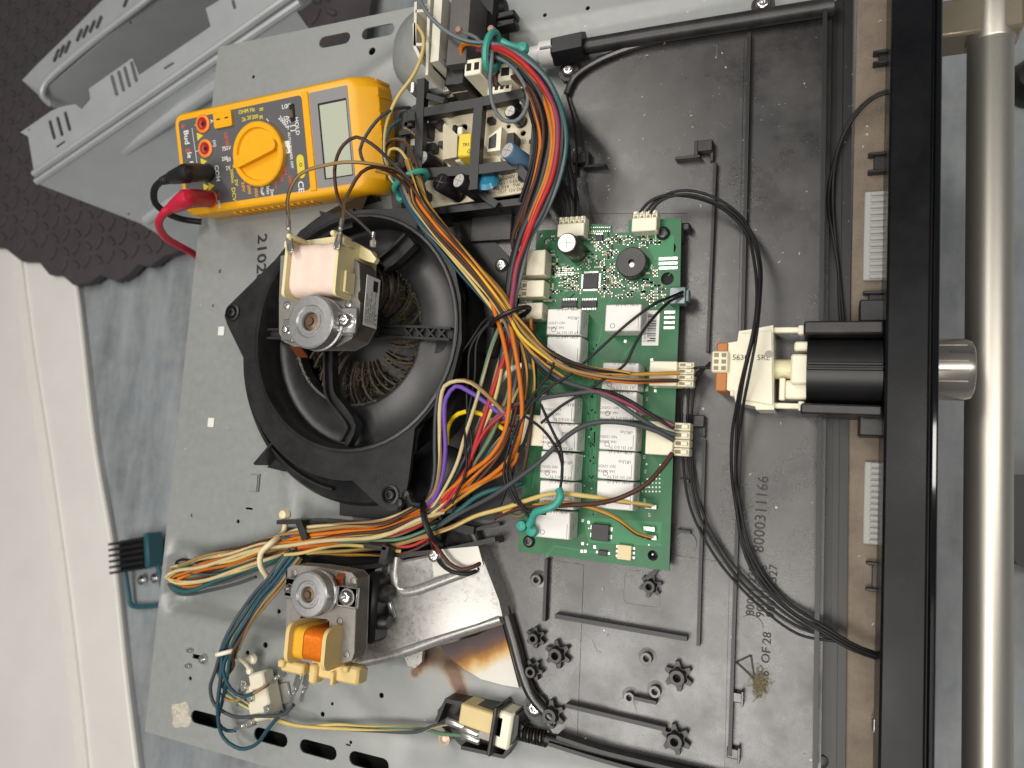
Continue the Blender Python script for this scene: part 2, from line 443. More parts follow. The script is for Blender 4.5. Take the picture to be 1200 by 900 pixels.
for dx in (-12, 16):
    b = MB(); b.lathe(Mh @ V((dx, -42, -32)), [(0, -4), (6, -4), (8, 2), (3, 7), (0, 7)], 12); b.build('solder_blob', CHROME, t)

# dark castor at the right edge
t = thing('castor', 'dark rounded castor at the far right beyond the handle', 'castor', P(1210, 610, ZF))
b = MB(); b.prism(PP([(1182, 556), (1300, 556), (1300, 680), (1225, 676), (1192, 662), (1182, 640)], ZF + 60), ZF, ZF + 60); b.build('castor_cover', BLACK2, t)
t = thing('rubber_stopper', 'tiny dark rubber stopper at the upper right edge beyond the handle', 'stopper', P(1212, 102, ZF))
b = MB(); b.lathe(P(1206, 104, ZF), [(22, 0), (24, 20), (16, 34), (0, 36)], 16); b.build('tip', BLACK2, t)

# ------------------------------------------------------------------ oven
X0, X1, Y0, Y1 = -490.0, 20.0, -236.0, 331.0
oven = thing('oven', 'open built-in oven with grey top sheet, black control panel and steel door handle', 'oven', (-230, 50, ZF))
yA, yB = P(330, 648, 0).y, P(240, 707, -9).y          # pressed channel under the wiring loop
def sst(a, b_, x):
    t_ = max(0.0, min(1.0, (x - a) / (b_ - a))); return t_ * t_ * (3 - 2 * t_)
beads = [(PP([(312, 500), (330, 540), (340, 580), (338, 622)]), 7, 1.6), (PP([(402, 110), (440, 85), (486, 52)]), 14, 2.2),
         (PP([(385, 795), (420, 830), (450, 862), (520, 872)]), 16, -1.8), (PP([(480, 878), (560, 888), (640, 900), (720, 915)]), 22, -2.5)]
def segd(p, a, b_):
    d = b_ - a; t_ = max(0, min(1, (p - a).dot(d) / d.dot(d))); return (p - a - d * t_).length
step_a, step_b = P(590, 48, 0), P(850, -8, 0)
def height(x, y):
    h = -13.0 * sst(yA + 2, yA - 15, y) * sst(yB - 13, yB + 2, y) * sst(-486, -476, x)
    p = V((x, y, 0))
    for path, wd, hh in beads:
        d = min(segd(p, path[i], path[i + 1]) for i in range(len(path) - 1))
        if d < wd * 1.6: h += hh * math.exp(-(d / (wd * .55)) ** 2)
    d = (p - step_a).cross(step_b - step_a).z / (step_b - step_a).length
    if x > -290: h += 2.5 * sst(-2.5, 1.5, -d) * sst(-290, -250, x)
    return h
# the sheet's own metal, with brown baked-on runs beside the flue
PLATEM = GALV.copy(); PLATEM.name = 'galvanised_top_sheet'
nt = PLATEM.node_tree; N = nt.nodes; L = nt.links; bs = N['Principled BSDF']
old = bs.inputs['Base Color'].links[0].from_socket
geo = N.new('ShaderNodeNewGeometry'); nz = N.new('ShaderNodeTexNoise'); nz.inputs['Scale'].default_value = 120; nz.inputs['Detail'].default_value = 4; L.new(geo.outputs['Position'], nz.inputs['Vector'])
acc = None
runs = [(486, 788, 5), (497, 766, 12), (508, 752, 18), (520, 764, 13), (528, 780, 9.5), (533, 792, 8), (538, 804, 7), (542, 814, 6.5), (545, 824, 5)]
dense = [(lambda t_, p_, q_: tuple(p_[k] + (q_[k] - p_[k]) * t_ for k in range(3)))(t_ / 3, runs[i], runs[i + 1]) for i in range(len(runs) - 1) for t_ in range(3)] + [(588, 740, 20)]
for x, y, r in dense:
    c = P(x, y) * MM
    dn = N.new('ShaderNodeVectorMath'); dn.operation = 'DISTANCE'; L.new(geo.outputs['Position'], dn.inputs[0]); dn.inputs[1].default_value = c
    mr = N.new('ShaderNodeMapRange'); mr.inputs[1].default_value = 1.35 * r * MM; mr.inputs[2].default_value = 0.0; mr.interpolation_type = 'SMOOTHSTEP'; L.new(dn.outputs['Value'], mr.inputs[0])
    if acc is None: acc = mr.outputs[0]
    else:
        mx = N.new('ShaderNodeMath'); mx.operation = 'MAXIMUM'; L.new(acc, mx.inputs[0]); L.new(mr.outputs[0], mx.inputs[1]); acc = mx.outputs[0]
ad = N.new('ShaderNodeMath'); ad.operation = 'MULTIPLY_ADD'; ad.inputs[1].default_value = 0.5; L.new(nz.outputs['Fac'], ad.inputs[0]); L.new(acc, ad.inputs[2])
rp = N.new('ShaderNodeValToRGB'); cr = rp.color_ramp; L.new(ad.outputs[0], rp.inputs['Fac'])
cr.elements[0].position = .36; cr.elements[0].color = (0, 0, 0, 1); cr.elements[1].position = 1.0; cr.elements[1].color = (.8, .8, .8, 1)
rc = N.new('ShaderNodeValToRGB'); L.new(ad.outputs[0], rc.inputs['Fac']); e0, e1 = rc.color_ramp.elements
e0.position = .4; e0.color = (*lin('#b9a273'), 1); e1.position = 1.15 if False else 1.0; e1.color = (*lin('#6b4526'), 1); em = rc.color_ramp.elements.new(.7); em.color = (*lin('#9a6d35'), 1)
mx = N.new('ShaderNodeMix'); mx.data_type = 'RGBA'; L.new(rp.outputs['Color'], mx.inputs[0]); L.new(old, mx.inputs[6]); L.new(rc.outputs['Color'], mx.inputs[7]); L.new(mx.outputs[2], bs.inputs['Base Color'])
GX, GY = 118, 130
vs = []; fs = []
for j in range(GY + 1):
    for i in range(GX + 1):
        x = X0 + (X1 - X0) * i / GX; y = Y0 + (Y1 - Y0) * j / GY; vs.append((x, y, height(x, y)))
nv = len(vs); vs += [(x, y, z - 1.2) for x, y, z in vs]
W_ = GX + 1
for j in range(GY):
    for i in range(GX):
        a = j * W_ + i; fs.append((a, a + 1, a + 1 + W_, a + W_)); fs.append((a + nv, a + W_ + nv, a + W_ + 1 + nv, a + 1 + nv))
for i in range(GX):
    fs.append((i, i + nv, i + 1 + nv, i + 1)); a = GY * W_ + i; fs.append((a, a + 1, a + 1 + nv, a + nv))
for j in range(GY):
    a = j * W_; fs.append((a, a + W_, a + W_ + nv, a + nv)); a = j * W_ + GX; fs.append((a, a + nv, a + W_ + nv, a + W_))
b = MB(); b.add(vs, fs); plate = b.build('top_sheet', PLATEM, oven, angle=50)
cut = MB()
def cutp(poly): cut.prism(poly, -30.3, 8.7)
for x, y, l in ((241, 843, 30), (317, 864, 31), (372.6, 878.5, 32), (432, 893, 32), (392, 47, 30), (443, 37, 30), (500, 22, 26)): cutp(slot(P(x, y), l, 9.6))
for x, y, r in ((258, 318, 1.7), (250, 358, 1.3), (225, 604, 1.5), (279, 611, 1.6), (297, 90, 1.6), (436, 60, 3.2), (223, 795, 1.6), (290, 765, 1.8), (311, 756, 2.2), (447, 815, 1.9), (389, 825, 1.2), (378, 837, 1.8), (411, 870, 1.3), (640, 20, 1.5), (690, 12, 1.6), (313, 720, 1.8)): cutp(circ(P(x, y), r, 10))
for x, y, lx, ly in ((292, 596, 7, 1.6), (304, 566, 1.3, 14), (232, 770, 11, 3.4), (408, 873, 4, 1.2)): p = P(x, y); cutp(rrect(p, lx, ly, .5, 2))
cb = cut.build('cutter', HOLE, oven, smooth=False)
md = plate.modifiers.new('cut', 'BOOLEAN'); md.operation = 'DIFFERENCE'; md.object = cb; md.solver = 'EXACT'
bpy.context.view_layer.update()
me = bpy.data.meshes.new_from_object(plate.evaluated_get(bpy.context.evaluated_depsgraph_get()))
if len(me.polygons) > 1000:
    old = plate.data; plate.modifiers.clear(); plate.data = me; me.name = 'top_sheet'; bpy.data.meshes.remove(old)
else: plate.modifiers.clear()
bpy.data.objects.remove(cb)
# lanced tabs and dimples of the sheet
for x, y in ((259, 388), (247, 495)):
    p = P(x, y); b = MB(); b.box((p.x + .8, p.y, 0.5), (6.5, 7.5, .9), .3); b.build('lanced_tab', WHITE, oven)  # plain white puts the bright reflection on these two tabs into the colour
p = P(298, 566); b = MB(); b.box((p.x, p.y, .7), (7, 13, 1.0), .3); b.build('lanced_tab', GALV, oven)
for x, y in ((224, 762), (222, 780)):
    p = P(x, y); b = MB(); b.box((p.x, p.y, 1.5), (5, 2.5, 3), .4); b.build('lanced_tab', STEEL, oven)
p = P(240, 772); b = MB(); b.lathe((p.x, p.y, 0), [(3.4, -.5), (3.4, 3), (2, 4.5), (0, 4.8)], 14); b.build('stud', STEEL, oven)
BURR = mat('rough_residue', '#b9b2a4', 0.9, 0, var=0.3, vscale=500, bump=1.0, bscale=900)
p = P(212, 838); b = MB(); n = 22
b.loft([[(p.x + r * (1 + .16 * math.sin(k * 5.1) + .1 * math.cos(k * 2.7)) * math.cos(2 * math.pi * k / n), p.y + r * (1 + .16 * math.sin(k * 5.1)) * math.sin(2 * math.pi * k / n), z) for k in range(n)] for r, z in ((10, .05), (9, .7), (5, .9))], cap0=False)
b.build('glue_residue', BURR, oven)
# stamped number on the sheet
b = MB(); M = frame(P(307, 274, .25), V((0.08, -1, 0)), V((1, 0.08, 0))); put_text(b, '21028', M, 13, wide=1.25, bold=True); b.build('stamped_number', INK, oven, smooth=False, recalc=False)
# body below the sheet
b = MB()
b.box((-486, 48, -235), (1.5, 560, 400)); b.box((-240, -232, -235), (490, 1.5, 400)); b.box((-240, 328, -235), (490, 1.5, 400))
b.build('side_walls', GALV, oven, smooth=False)
b = MB(); b.box((-235, 48, -22), (488, 556, 3)); b.build('slot_shade_sheet', HOLE, oven, smooth=False)  # black sheet added close under the slots, their inner shade put into colour
b = MB(); b.box((-489, 48, -8.5), (1.6, 563, 14)); b.build('edge_flange', GALV, oven, smooth=False)
b = MB(); b.box((-236, -235.2, -8.5), (505, 1.6, 14)); b.build('edge_flange', GALV, oven, smooth=False)
# dusty front rail under the control panel
RAILM = mat('dusty_front_rail', '#75695d', 0.7, 0.1, var=0.16, vscale=70, bump=0.5, bscale=900, dust=0.5, dcol='#9a8b78', dscale=60, specks=0.05)
b = MB(); b.box((22, 45, 1.2), (26, 640, 3), .4); b.build('front_rail', RAILM, oven)
VENTW = mat('pale_vent_plastic', '#a9a9a6', 0.5)
for y0, y1 in ((224, 328), (541, 638)):
    a, c2 = P(1018, y0, 6), P(1018, y1, 6)
    b = MB(); b.box(((a.x + 30) / 2, (a.y + c2.y) / 2, 3.6), (30 - a.x + 4, abs(a.y - c2.y), 4), .5); vo = b.build('vent_grille', VENTW, oven)
    n = 14
    for k in range(n):
        y = c2.y + (a.y - c2.y) * (k + .5) / n
        b = MB(); b.box(((a.x + 30) / 2 + 1, y, 6.2), (30 - a.x, 2.2, 1.6), .3); b.build('louvre', VENTW, vo)
for (x, y, wy) in ((1018, 352, 20), (1024, 190, 22), (1022, 676, 30), (1016, 488, 30), (1030, 66, 14)):
    p = P(x, y, 8); L_ = wy / 2.2
    b = MB(); b.box((p.x + 4, p.y + L_ / 2, 5), (14, 1.6, 6), .4); b.box((p.x + 4, p.y - L_ / 2, 5), (14, 1.6, 6), .4); b.box((p.x + 6, p.y, 3.5), (12, L_, 3), .4)
    b.build('clip', BLACK, oven)
p = P(1029, 850, 8); b = MB(); b.box((p.x, p.y, 6), (6, 8, 8), 1); b.build('clip', STEEL, oven)
p = P(1031, 828, 8); b = MB(); b.box((p.x, p.y, 6), (4, 9, 8), 1); b.build('clip', BLACK2, oven)
# control panel seen on its top edge
PANELM = mat('gloss_black_panel', '#0e0f12', 0.28, 0, var=0.2, vscale=18, dust=0.05, dcol='#5b5b5e', dscale=30, rvar=0.08, spec=.22)
GLASSM = mat('black_glass', '#0b0c0e', 0.06, 0, coat=0.5)
b = MB(); b.box((34.2, 45, -10), (19.4, 700, 110), 1.2); pn = b.build('control_panel', PANELM, oven)
b = MB(); b.box((44.0, 45, -12), (1.2, 700, 108), .3); b.build('panel_gasket', BLACK, oven)
b = MB(); b.box((46.2, 45, -10.6), (3.2, 700, 110), .9); b.build('glass_front', GLASSM, oven)
b = MB(); b.box((36, 45, -262), (30, 620, 380), 2); b.build('oven_door', GLASSM, oven)
# rotary knob
KNOBM = mat('brushed_knob', '#bdb5ab', 0.28, 0.85, var=0.08, vscale=300, stretch=(1, 20, 20))
kc = P(1105, 433, -26); kr = (P(1120, 397, -26) - P(1120, 469, -26)).length / 2
b = MB(); b.lathe((48, kc.y, kc.z), [(kr, 0), (kr, 20), (kr - 1.5, 23.5), (kr - 4, 24.5), (0, 24.5)], 40, axis=(1, 0, 0)); kb = b.build('knob', KNOBM, oven)
b = MB(); b.box((65, kc.y + kr * .45, kc.z + kr * .9), (12, 1.2, .8)); b.build('pointer_groove', BLACK2, kb)
for a in (-.5, -.15, .15, .75):
    b = MB(); b.box((60, kc.y + kr * math.sin(a), kc.z + kr * math.cos(a) + .1), (16, .8, .5)); b.build('knurl_groove', LAMIN, kb)
# door handle
HANDM = mat('brushed_handle', '#cfcac0', 0.38, 0.85, var=0.06, vscale=500, stretch=(8, 0.3, 8), bump=0.05, bscale=900)
hl, hr = P(1130, 450, -95), P(1188, 450, -95); hx = (hl.x + hr.x) / 2; hrad = (hr.x - hl.x) / 2
ytop = P(1155, 38, -82).y
b = MB(); b.lathe((hx, -560, -95), [(hrad - 1, 0), (hrad, 1), (hrad, ytop + 559), (hrad - 1, ytop + 560)], 48, axis=(0, 1, 0)); hd = b.build('handle_bar', HANDM, oven)
b = MB(); q = P(1130, 5, -82); b.box(((hx + 48) / 2 + 2, ytop + 14, -96), (hx - 48 + 30, 26, 28), 2); b.build('handle_bracket', mat('champagne_bracket', '#b5a993', 0.35, 0.7, var=0.05), oven)
b = MB(); b.lathe((hx, ytop - 2, -95), [(hrad + .6, 0), (hrad + 1, 1), (hrad + 1, 70), (hrad, 71)], 48, axis=(0, 1, 0)); b.build('end_sleeve', HANDM, oven)
b = MB(); b.box((55, kc.y - 0, -120), (6, 40, 3), .5); b.build('door_lip', BLACK2, oven)
# ------------------------------------------------------------------ black plastic tray
ZT = 8.0
tray = thing('electronics_tray', 'large dusty black plastic tray with ribs and star bosses under the green board', 'tray', P(800, 600, 0))
def pxs(pts, z): return [(p.x, p.y) for p in PP(pts, z)]
outl = [(662, 100), (664, 84), (684, 80), (700, 66), (760, 44), (975, 12), (962, 905), (955, 960), (800, 920), (700, 886), (652, 866), (636, 840), (622, 812), (600, 740), (578, 680), (556, 628), (470, 612), (468, 560), (500, 520), (546, 440), (548, 330), (530, 262), (600, 225), (632, 200)]
b = MB(); b.prism(pxs(outl, ZT), 1.5, ZT); b.build('tray_floor', TRAYM, tray, smooth=False)
# slightly raised and lowered fields of the tray floor
b = MB(); b.prism(pxs([(718, 640), (855, 660), (849, 900), (712, 872)], ZT + .6), ZT - 1, ZT + .6); b.build('floor_field', TRAYM, tray, smooth=False)
b = MB(); b.prism(pxs([(668, 120), (690, 92), (760, 66), (872, 48), (862, 520), (806, 520), (806, 250), (690, 250), (660, 220)], ZT + .5), ZT - 1, ZT + .5); b.build('floor_field', TRAYM, tray, smooth=False)
b = MB(); b.prism(pxs([(640, 655), (684, 662), (676, 868), (664, 862), (648, 800)], ZT + .5), ZT - 1, ZT + .5); b.build('floor_field', TRAYM, tray, smooth=False)
def rib(pts, wd, h, name='rib', z=None, m=BLACK2, par=None):
    z = ZT if z is None else z
    b = MB(); wall_path(b, smooth2d(PP(pts, z + h), 6) if len(pts) > 2 else PP(pts, z + h), wd, z - 1, z + h); return b.build(name, m, par or tray, angle=50)
rib([(878, 38), (868, 460), (855, 886)], 2.0, 5)
rib([(838, 190), (829, 412)], 1.7, 5)
rib([(825, 515), (818, 757)], 1.9, 5)
rib([(650, 722), (805, 749)], 2.6, 6)
rib([(663, 827), (780, 855)], 2.4, 6)
rib([(640, 655), (637, 728)], 2.0, 5)
rib([(795, 563), (807, 564)], 1.6, 5); rib([(793, 622), (809, 624)], 1.6, 5)
rib([(967, 10), (961, 460), (955, 905)], 2.4, 10, 'rim')
# bottom rim, double line, and the thick rounded diagonal rim
rib([(652, 864), (700, 880), (780, 900), (900, 930)], 2.2, 9, 'rim')
rib([(642, 872), (700, 890), (780, 912), (900, 942)], 2.2, 7, 'rim')
b = MB(); b.tube(catmull(PP([(552, 618), (566, 650), (584, 692), (600, 742), (612, 786), (622, 812), (634, 828), (652, 846)], ZT + 4), 4), 3.6, 12); b.build('rim', TRAYM, tray)
b = MB(); b.tube(catmull(PP([(664, 110), (672, 92), (700, 72), (760, 50), (860, 32), (975, 14)], ZT + 3), 4), 2.2, 8); b.build('rim', TRAYM, tray)
rib([(500, 612), (555, 622)], 5, 9, 'rim')
# strip between tray and front rail
b = MB(); b.prism(pxs([(969, 6), (1000, -10), (990, 920), (957, 920)], 5), 1.6, 5); b.build('front_strip', BLACK2, tray, smooth=False)
rib([(985, 0), (976, 920)], 3, 1.2, 'strip_bead', z=5)
for x, y in ((950, 575), (951, 892)):
    p = P(x + 12, y, 5); b = MB(); b.lathe((p.x, p.y, 5), [(3.2, 0), (3.2, 1.4), (2, 1.8), (0, 1.8)], 14); b.build('boss', BLACK, tray)
# square notches on the long rib
for x, y in ((866, 818), (862, 884)):
    p = P(x, y, ZT + 4); b = MB(); b.box((p.x - 1.5, p.y, ZT + 2), (6.5, 5.5, 4), .5); b.box((p.x + 1.8, p.y, ZT + 2.6), (1.4, 8, 5), .3); b.build('notch_clip', TRAYM, tray)
# star bosses
def star_boss(x, y, sz=1.0, rot_=0.0, lobes=6):
    p = P(x, y, ZT + 9); b = MB(); n = lobes * 4
    for r_, h_ in ((1, 0),):
        pass
    def ring(r, z, amp=0.0): return [(p.x + r * sz * (1 + amp * (1 if (k % 4) in (0, 1) else -1)) * math.cos(2 * math.pi * k / n + rot_), p.y + r * sz * (1 + amp * (1 if (k % 4) in (0, 1) else -1)) * math.sin(2 * math.pi * k / n + rot_), z) for k in range(n)]
    b.loft([ring(6.0, ZT - .5, .25), ring(6.0, ZT + 4.5, .25), ring(4.4, ZT + 4.6, 0.1), ring(4.0, ZT + 8.5), ring(3.8, ZT + 9), ring(2.1, ZT + 9), ring(1.9, ZT + 2)], cap0=False)
    return b.build('star_boss', BLACK, tray, angle=30)
for x, y, s_ in ((624, 749, .85), (650, 769, 1.1), (621, 788, .85), (643, 840, 1.1), (793, 795, 1.1), (790, 870, 1.1), (760, 688, .9)): star_boss(x, y, s_, random.random())
def tube_boss(x, y, r=3.4):
    p = P(x, y, ZT + 5); b = MB(); b.lathe((p.x, p.y, ZT - .5), [(r + 2.2, 0), (r + 2.0, 1.2), (r, 1.4), (r * .95, 5.5), (r * .55, 5.5), (r * .5, 1)], 20, cap0=False); b.build('boss', TRAYM, tray)
for x, y in ((757, 772), (767, 811), (628, 680)): tube_boss(x, y)
tube_boss(737, 818, 3.2)
rib([(742, 818), (769, 824)], 2.0, 6, 'boss_rib')
for x, y, r in ((880, 735, 6.0), (733, 832, 6), (803, 636, 6)):
    p = P(x, y, ZT + .7); b = MB(); b.lathe((p.x, p.y, ZT + .2), [(r + .5, 0), (r + .5, .75), (r - .2, .75), (r - .2, .62), (0, .62)], 24, cap0=False); b.build('ejector_mark', TRAYM, tray)
b = MB(); q = P(752, 690, ZT + .8); b.prism(rrect(q, 22, 20, 3), ZT, ZT + .95, [rrect(q, 21, 19, 3)]); b.build('ejector_mark', TRAYM, tray)
# hooks
def hook(x, y, mir=1):
    p = P(x, y, ZT + 6); b = MB()
    b.box((p.x + mir * 5, p.y + 2, ZT + 5), (9, 7, 4), .5); b.box((p.x - mir * 5, p.y - 4, ZT + 3), (15, 2, 7), .4); b.box((p.x + mir * 9, p.y - 1, ZT + 2), (2, 12, 5), .3); b.box((p.x, p.y + 1, ZT + 3), (2.4, 10, 7), .4)
    b.build('cable_hook', BLACK, tray)
hook(816, 176); hook(688, 188, -1); hook(806, 497)
p = P(804, 268, ZT + 4); b = MB(); b.box((p.x, p.y, ZT + 4), (6, 5, 9), 1); b.box((p.x - 2, p.y - 4, ZT + 4), (3, 10, 9), 1); b.build('cable_hook', BLACK, tray)
rib([(772, 660), (766, 672), (757, 678)], 2.2, 7, 'cable_hook')
# screws of the tray
for x, y, r, m, z in ((666, 83, 4.2, CHROME, 12), (894, 5, 4.2, CHROME, 12), (627, 829, 5.2, CHROME, 12), (588, 311, 4.6, CHROME, 10)):
    p = P(x, y, z); screw(tray, p, r, m); b = MB(); b.cyl((p.x, p.y, 0), r + 2.6, z - .4, 24); b.build('screw_post', BLACK, tray)
# lettering moulded into the tray, reads upwards
LETT = mat('moulded_letters', '#272627', 0.6)
def up_text(x, y, txt, size, z=ZT + .55, m=LETT, par=None, lean=.03):
    b = MB(); put_text(b, txt, frame(P(x, y, z), V((lean, 1, 0)), V((-1, lean, 0))), size); return b.build('moulded_lettering', m, par or tray, smooth=False, recalc=False)
up_text(889, 648, '8000311166', 8.6); up_text(879, 722, '80001 2326', 6.4); up_text(891, 724, '900112326', 6.4); up_text(903, 724, '900112327', 6.4)
up_text(895, 812, '>0.6  OF 28', 6.6)
b = MB(); tri = [P(863, 776, ZT + .6), P(880, 768, ZT + .6), P(884, 796, ZT + .6)]
for i in range(3): wall_path(b, [tri[i], tri[(i + 1) % 3]], .9, ZT + .3, ZT + .75)
b.build('recycling_triangle', LETT, tray, smooth=False)
# scuffed dust smears: loose fluff
FLUFF = mat('loose_dust', '#7d7355', 0.95, 0, var=0.3, vscale=900)
b = MB()
for k in range(260):
    q = P(890 + random.gauss(0, 4), 802 + random.gauss(0, 7), ZT + .8 + random.random() * .8)
    e = q + V((random.gauss(0, 1.6), random.gauss(0, 1.6), random.random() * .5)); b.tube([q, (q + e) / 2 + V((random.gauss(0, .5), random.gauss(0, .5), .3)), e], .12, 3)
o = b.build('fluff', FLUFF, tray); o['kind'] = 'stuff'
FLECK = mat('dust_fleck', '#b4aca4', 0.95)
b = MB()
for k in range(260):
    x = random.uniform(670, 1035); y = random.uniform(20, 330) if random.random() < .72 else random.uniform(330, 890)
    if x < 806 and 240 < y < 680: continue
    if 965 > x or x > 1004: z = ZT + .7 if x < 965 else 3.0
    else: z = 5.3
    if x > 1004 and random.random() < .0: continue
    q = P(x, y, z); s_ = random.choice((.18, .2, .22, .25, .3, .6)); a = random.random() * 3
    b.box(q, (s_ * random.uniform(1, 3.2), s_, .25), rz=a)
    if random.random() < .06:
        pth = [q]; d = random.random() * 6.3
        for i in range(4): d += random.gauss(0, .5); pth.append(pth[-1] + V((math.cos(d), math.sin(d), 0)) * 2.2)
        b.tube(pth, .08, 3)
o = b.build('dust_flecks', FLECK, tray, smooth=False); o['kind'] = 'stuff'

# ------------------------------------------------------------------ control board
ZB = 20.0
pcb = thing('control_board', 'green control circuit board full of white relays and cream connectors', 'circuit board', P(700, 460, ZT))
poly = [(629, 270), (686, 267), (686, 262), (716, 263.5), (717, 273), (736, 272), (737, 258), (798.5, 256), (797, 335), (786.5, 600), (784, 669), (607, 646), (616, 520), (624, 350)]
holes = [circ(P(x, y, ZB), r, 18) for x, y, r in ((784, 291, 4.1), (782, 326.5, 3.9), (641, 283, 2.0), (634, 276, 1.2), (765, 651, 3.0), (652, 316, .8), (789, 520, 1.2))]
b = MB(); b.prism(pxs(poly, ZB), ZB - 1.6, ZB, holes); b.build('board', PCB, pcb, smooth=False)
for x, y in ((784, 291), (782, 326.5)):
    p = P(x, y, ZB); b = MB(); b.cyl((p.x, p.y, ZT), 4.8, 9, 18); b.build('standoff', HOLE, pcb)
# copper pours and tracks under the mask
b = MB()
def track(pts, wd): wall_path(b, PP(pts, ZB), wd, ZB - .3, ZB + .07)
for k in range(9):
    y = 440 + 20 * k + random.uniform(-3, 3); x = 692 + random.uniform(-3, 3)
    track([(x, y), (x + 6, y + 5), (x + 6, y + 16), (x - 2, y + 24)], 1.0)
for x in (693, 697, 701): track([(x - (x - 690) * .2, 400), (x - 3, 470), (x - 6, 560)], .8)
for k in range(60):
    x = random.uniform(642, 780); y = random.uniform(278, 352); a = random.choice((0, .78, 1.57, 2.36)); L_ = random.uniform(6, 18)
    track([(x, y), (x + L_ * math.cos(a), y + L_ * math.sin(a)), (x + L_ * math.cos(a) + random.choice((-6, 0, 6)), y + L_ * math.sin(a) + 6)], random.choice((.5, .7)))
for pts in ([(684, 405), (692, 414), (702, 400), (706, 380)], [(620, 536), (628, 548), (624, 572)], [(640, 652), (650, 640), (700, 648)], [(724, 640), (728, 634), (742, 634), (776, 639)], [(745, 400), (735, 412), (728, 424)], [(674, 452), (684, 446), (684, 430)]): track(pts, .9)
b.build('copper_tracks', PCBD, pcb, smooth=False)['kind'] = 'stuff'
b = MB(); b.prism(pxs([(683, 606), (776, 612), (773, 640), (690, 636)], ZB), ZB - .5, ZB + .05); b.build('copper_pour', PCBD, pcb, smooth=False)
b = MB(); b.prism(pxs([(758, 277), (790, 276), (789, 315), (772, 315), (760, 290)], ZB), ZB - .5, ZB + .05); b.build('copper_pour', PCBD, pcb, smooth=False)
# surface-mount parts and solder pads
padm = MB(); smd = MB(); smdb = MB(); silk = MB()
def pad(x, y, lx, ly, h=.18): p = P(x, y, ZB); padm.box((p.x, p.y, ZB + h / 2 - .03), (lx, ly, h))
def avoid(x, y):
    for cx, cy, r in ((668, 289, 21), (740, 308, 21), (692, 329, 15), (784, 291, 12), (782, 326, 11), (777, 274, 9), (667, 356, 15), (690, 356, 15), (641, 283, 7), (770, 300, 14)):
        if (x - cx) ** 2 + (y - cy) ** 2 < r * r: return True
    return y < 275 and (x < 690 or x > 735) or (x > 706 and y > 350 and x < 760)
for k in range(520):
    x = random.uniform(640, 779); y = random.uniform(274, 356)
    if avoid(x, y): continue
    gx = round(x / 4.6) * 4.6; gy = round(y / 3.6) * 3.6
    if avoid(gx, gy): continue
    p = P(gx + random.uniform(-.4, .4), gy, ZB); vert = random.random() < .45
    lx, ly = (1.0, 1.9) if vert else (1.9, 1.0)
    rr = random.random()
    tgt = smdb if rr < .45 else smd
    tgt.box((p.x, p.y, ZB + .35), (lx, ly, .7), 0)
    for s_ in (-1, 1):
        padm.box((p.x + (0 if vert else s_ * 1.15), p.y + (s_ * 1.15 if vert else 0), ZB + .22), (.75 if vert else .5, .5 if vert else .75, .45))
for k in range(120):
    x = random.uniform(640, 782); y = random.uniform(276, 650)
    if y < 356 and avoid(x, y): continue
    if y > 356 and not (684 < x < 700 or 755 < x < 776): continue
    pad(x, y, .8, .8)
for x in range(741, 776, 4):
    for y in range(556, 580, 5):
        if y > 552 + (776 - x) * .5: p = P(x, y, ZB); padm.cyl((p.x, p.y, ZB - .05), .5, .2, 6)
for i in range(12): pad(689 + i * 2.3, 266.5, .6, .6); pad(689 + i * 2.3, 271, .6, .6)
for y in (303, 308.5, 314): pad(783, y, 11, 1.7)
for y in (366, 372, 378, 384): pad(785 - (y - 366) * .05, y, 6.2, 1.7)
for y in (310.5, 313, 315.5, 318): 
    for x in range(655, 674, 4): pad(x, y + 4, 1.7, .8)
for x, y in ((683, 610), (690, 612), (682, 646), (686, 646), (672, 627), (768, 458), (758, 457), (683, 637), (697, 641), (684, 432), (760, 396), (733, 400), (752, 433), (764, 422)): pad(x, y, 1.6, 1.8, .4)
padm.build('solder_pads', TIN, pcb, smooth=False)['kind'] = 'stuff'
smd.build('chip_resistors', mat('smd_pale', '#b9ae94', 0.5), pcb, smooth=False)['kind'] = 'stuff'
smdb.build('chip_parts', CHIP, pcb, smooth=False)['kind'] = 'stuff'
for k in range(80):
    x = random.uniform(640, 776); y = random.uniform(276, 352)
    if not avoid(x, y): put_text(silk, random.choice(('R%d', 'C%d', 'D%d')) % random.randint(1, 99), frame(P(x, y, ZB + .09), V((1, 0, 0)), V((0, 1, 0))), 1.5)
for k in range(10): put_text(silk, 'X%d' % (k + 1), frame(P(757 + random.uniform(-3, 10), 470 + k * 17, ZB + .09), V((0, 1, 0)), V((-1, 0, 0))), 2.0)
silk.build('silkscreen', WINK, pcb, smooth=False, recalc=False)['kind'] = 'stuff'
# chips
def chip(x, y, lx, ly, h, pins, name='chip', m=CHIP, sides='tb'):
    p = P(x, y, ZB + h); b = MB(); b.box((p.x, p.y, ZB + .15 + h / 2), (lx, ly, h), .25); o = b.build(name, m, pcb)
    b = MB()
    for k in range(pins):
        f_ = (k + .5) / pins - .5
        if 't' in sides:
            for s_ in (-1, 1): b.box((p.x + f_ * lx * .95, p.y + s_ * (ly / 2 + .7), ZB + .35), (lx / pins * .5, 1.5, .5))
        if 'l' in sides:
            for s_ in (-1, 1): b.box((p.x + s_ * (lx / 2 + .7), p.y + f_ * ly * .95, ZB + .35), (1.5, ly / pins * .5, .5))
    b.build('pins', TIN, o, smooth=False); return o
chip(692, 329, 9.6, 9.6, 1.4, 14, sides='tl'); chip(667, 356, 10, 4.4, 1.4, 9); chip(690, 356, 10, 4.4, 1.4, 9)
chip(702, 278.5, 4.6, 3.8, 1.3, 4); chip(687, 274, 3.2, 2.6, 1.2, 3)
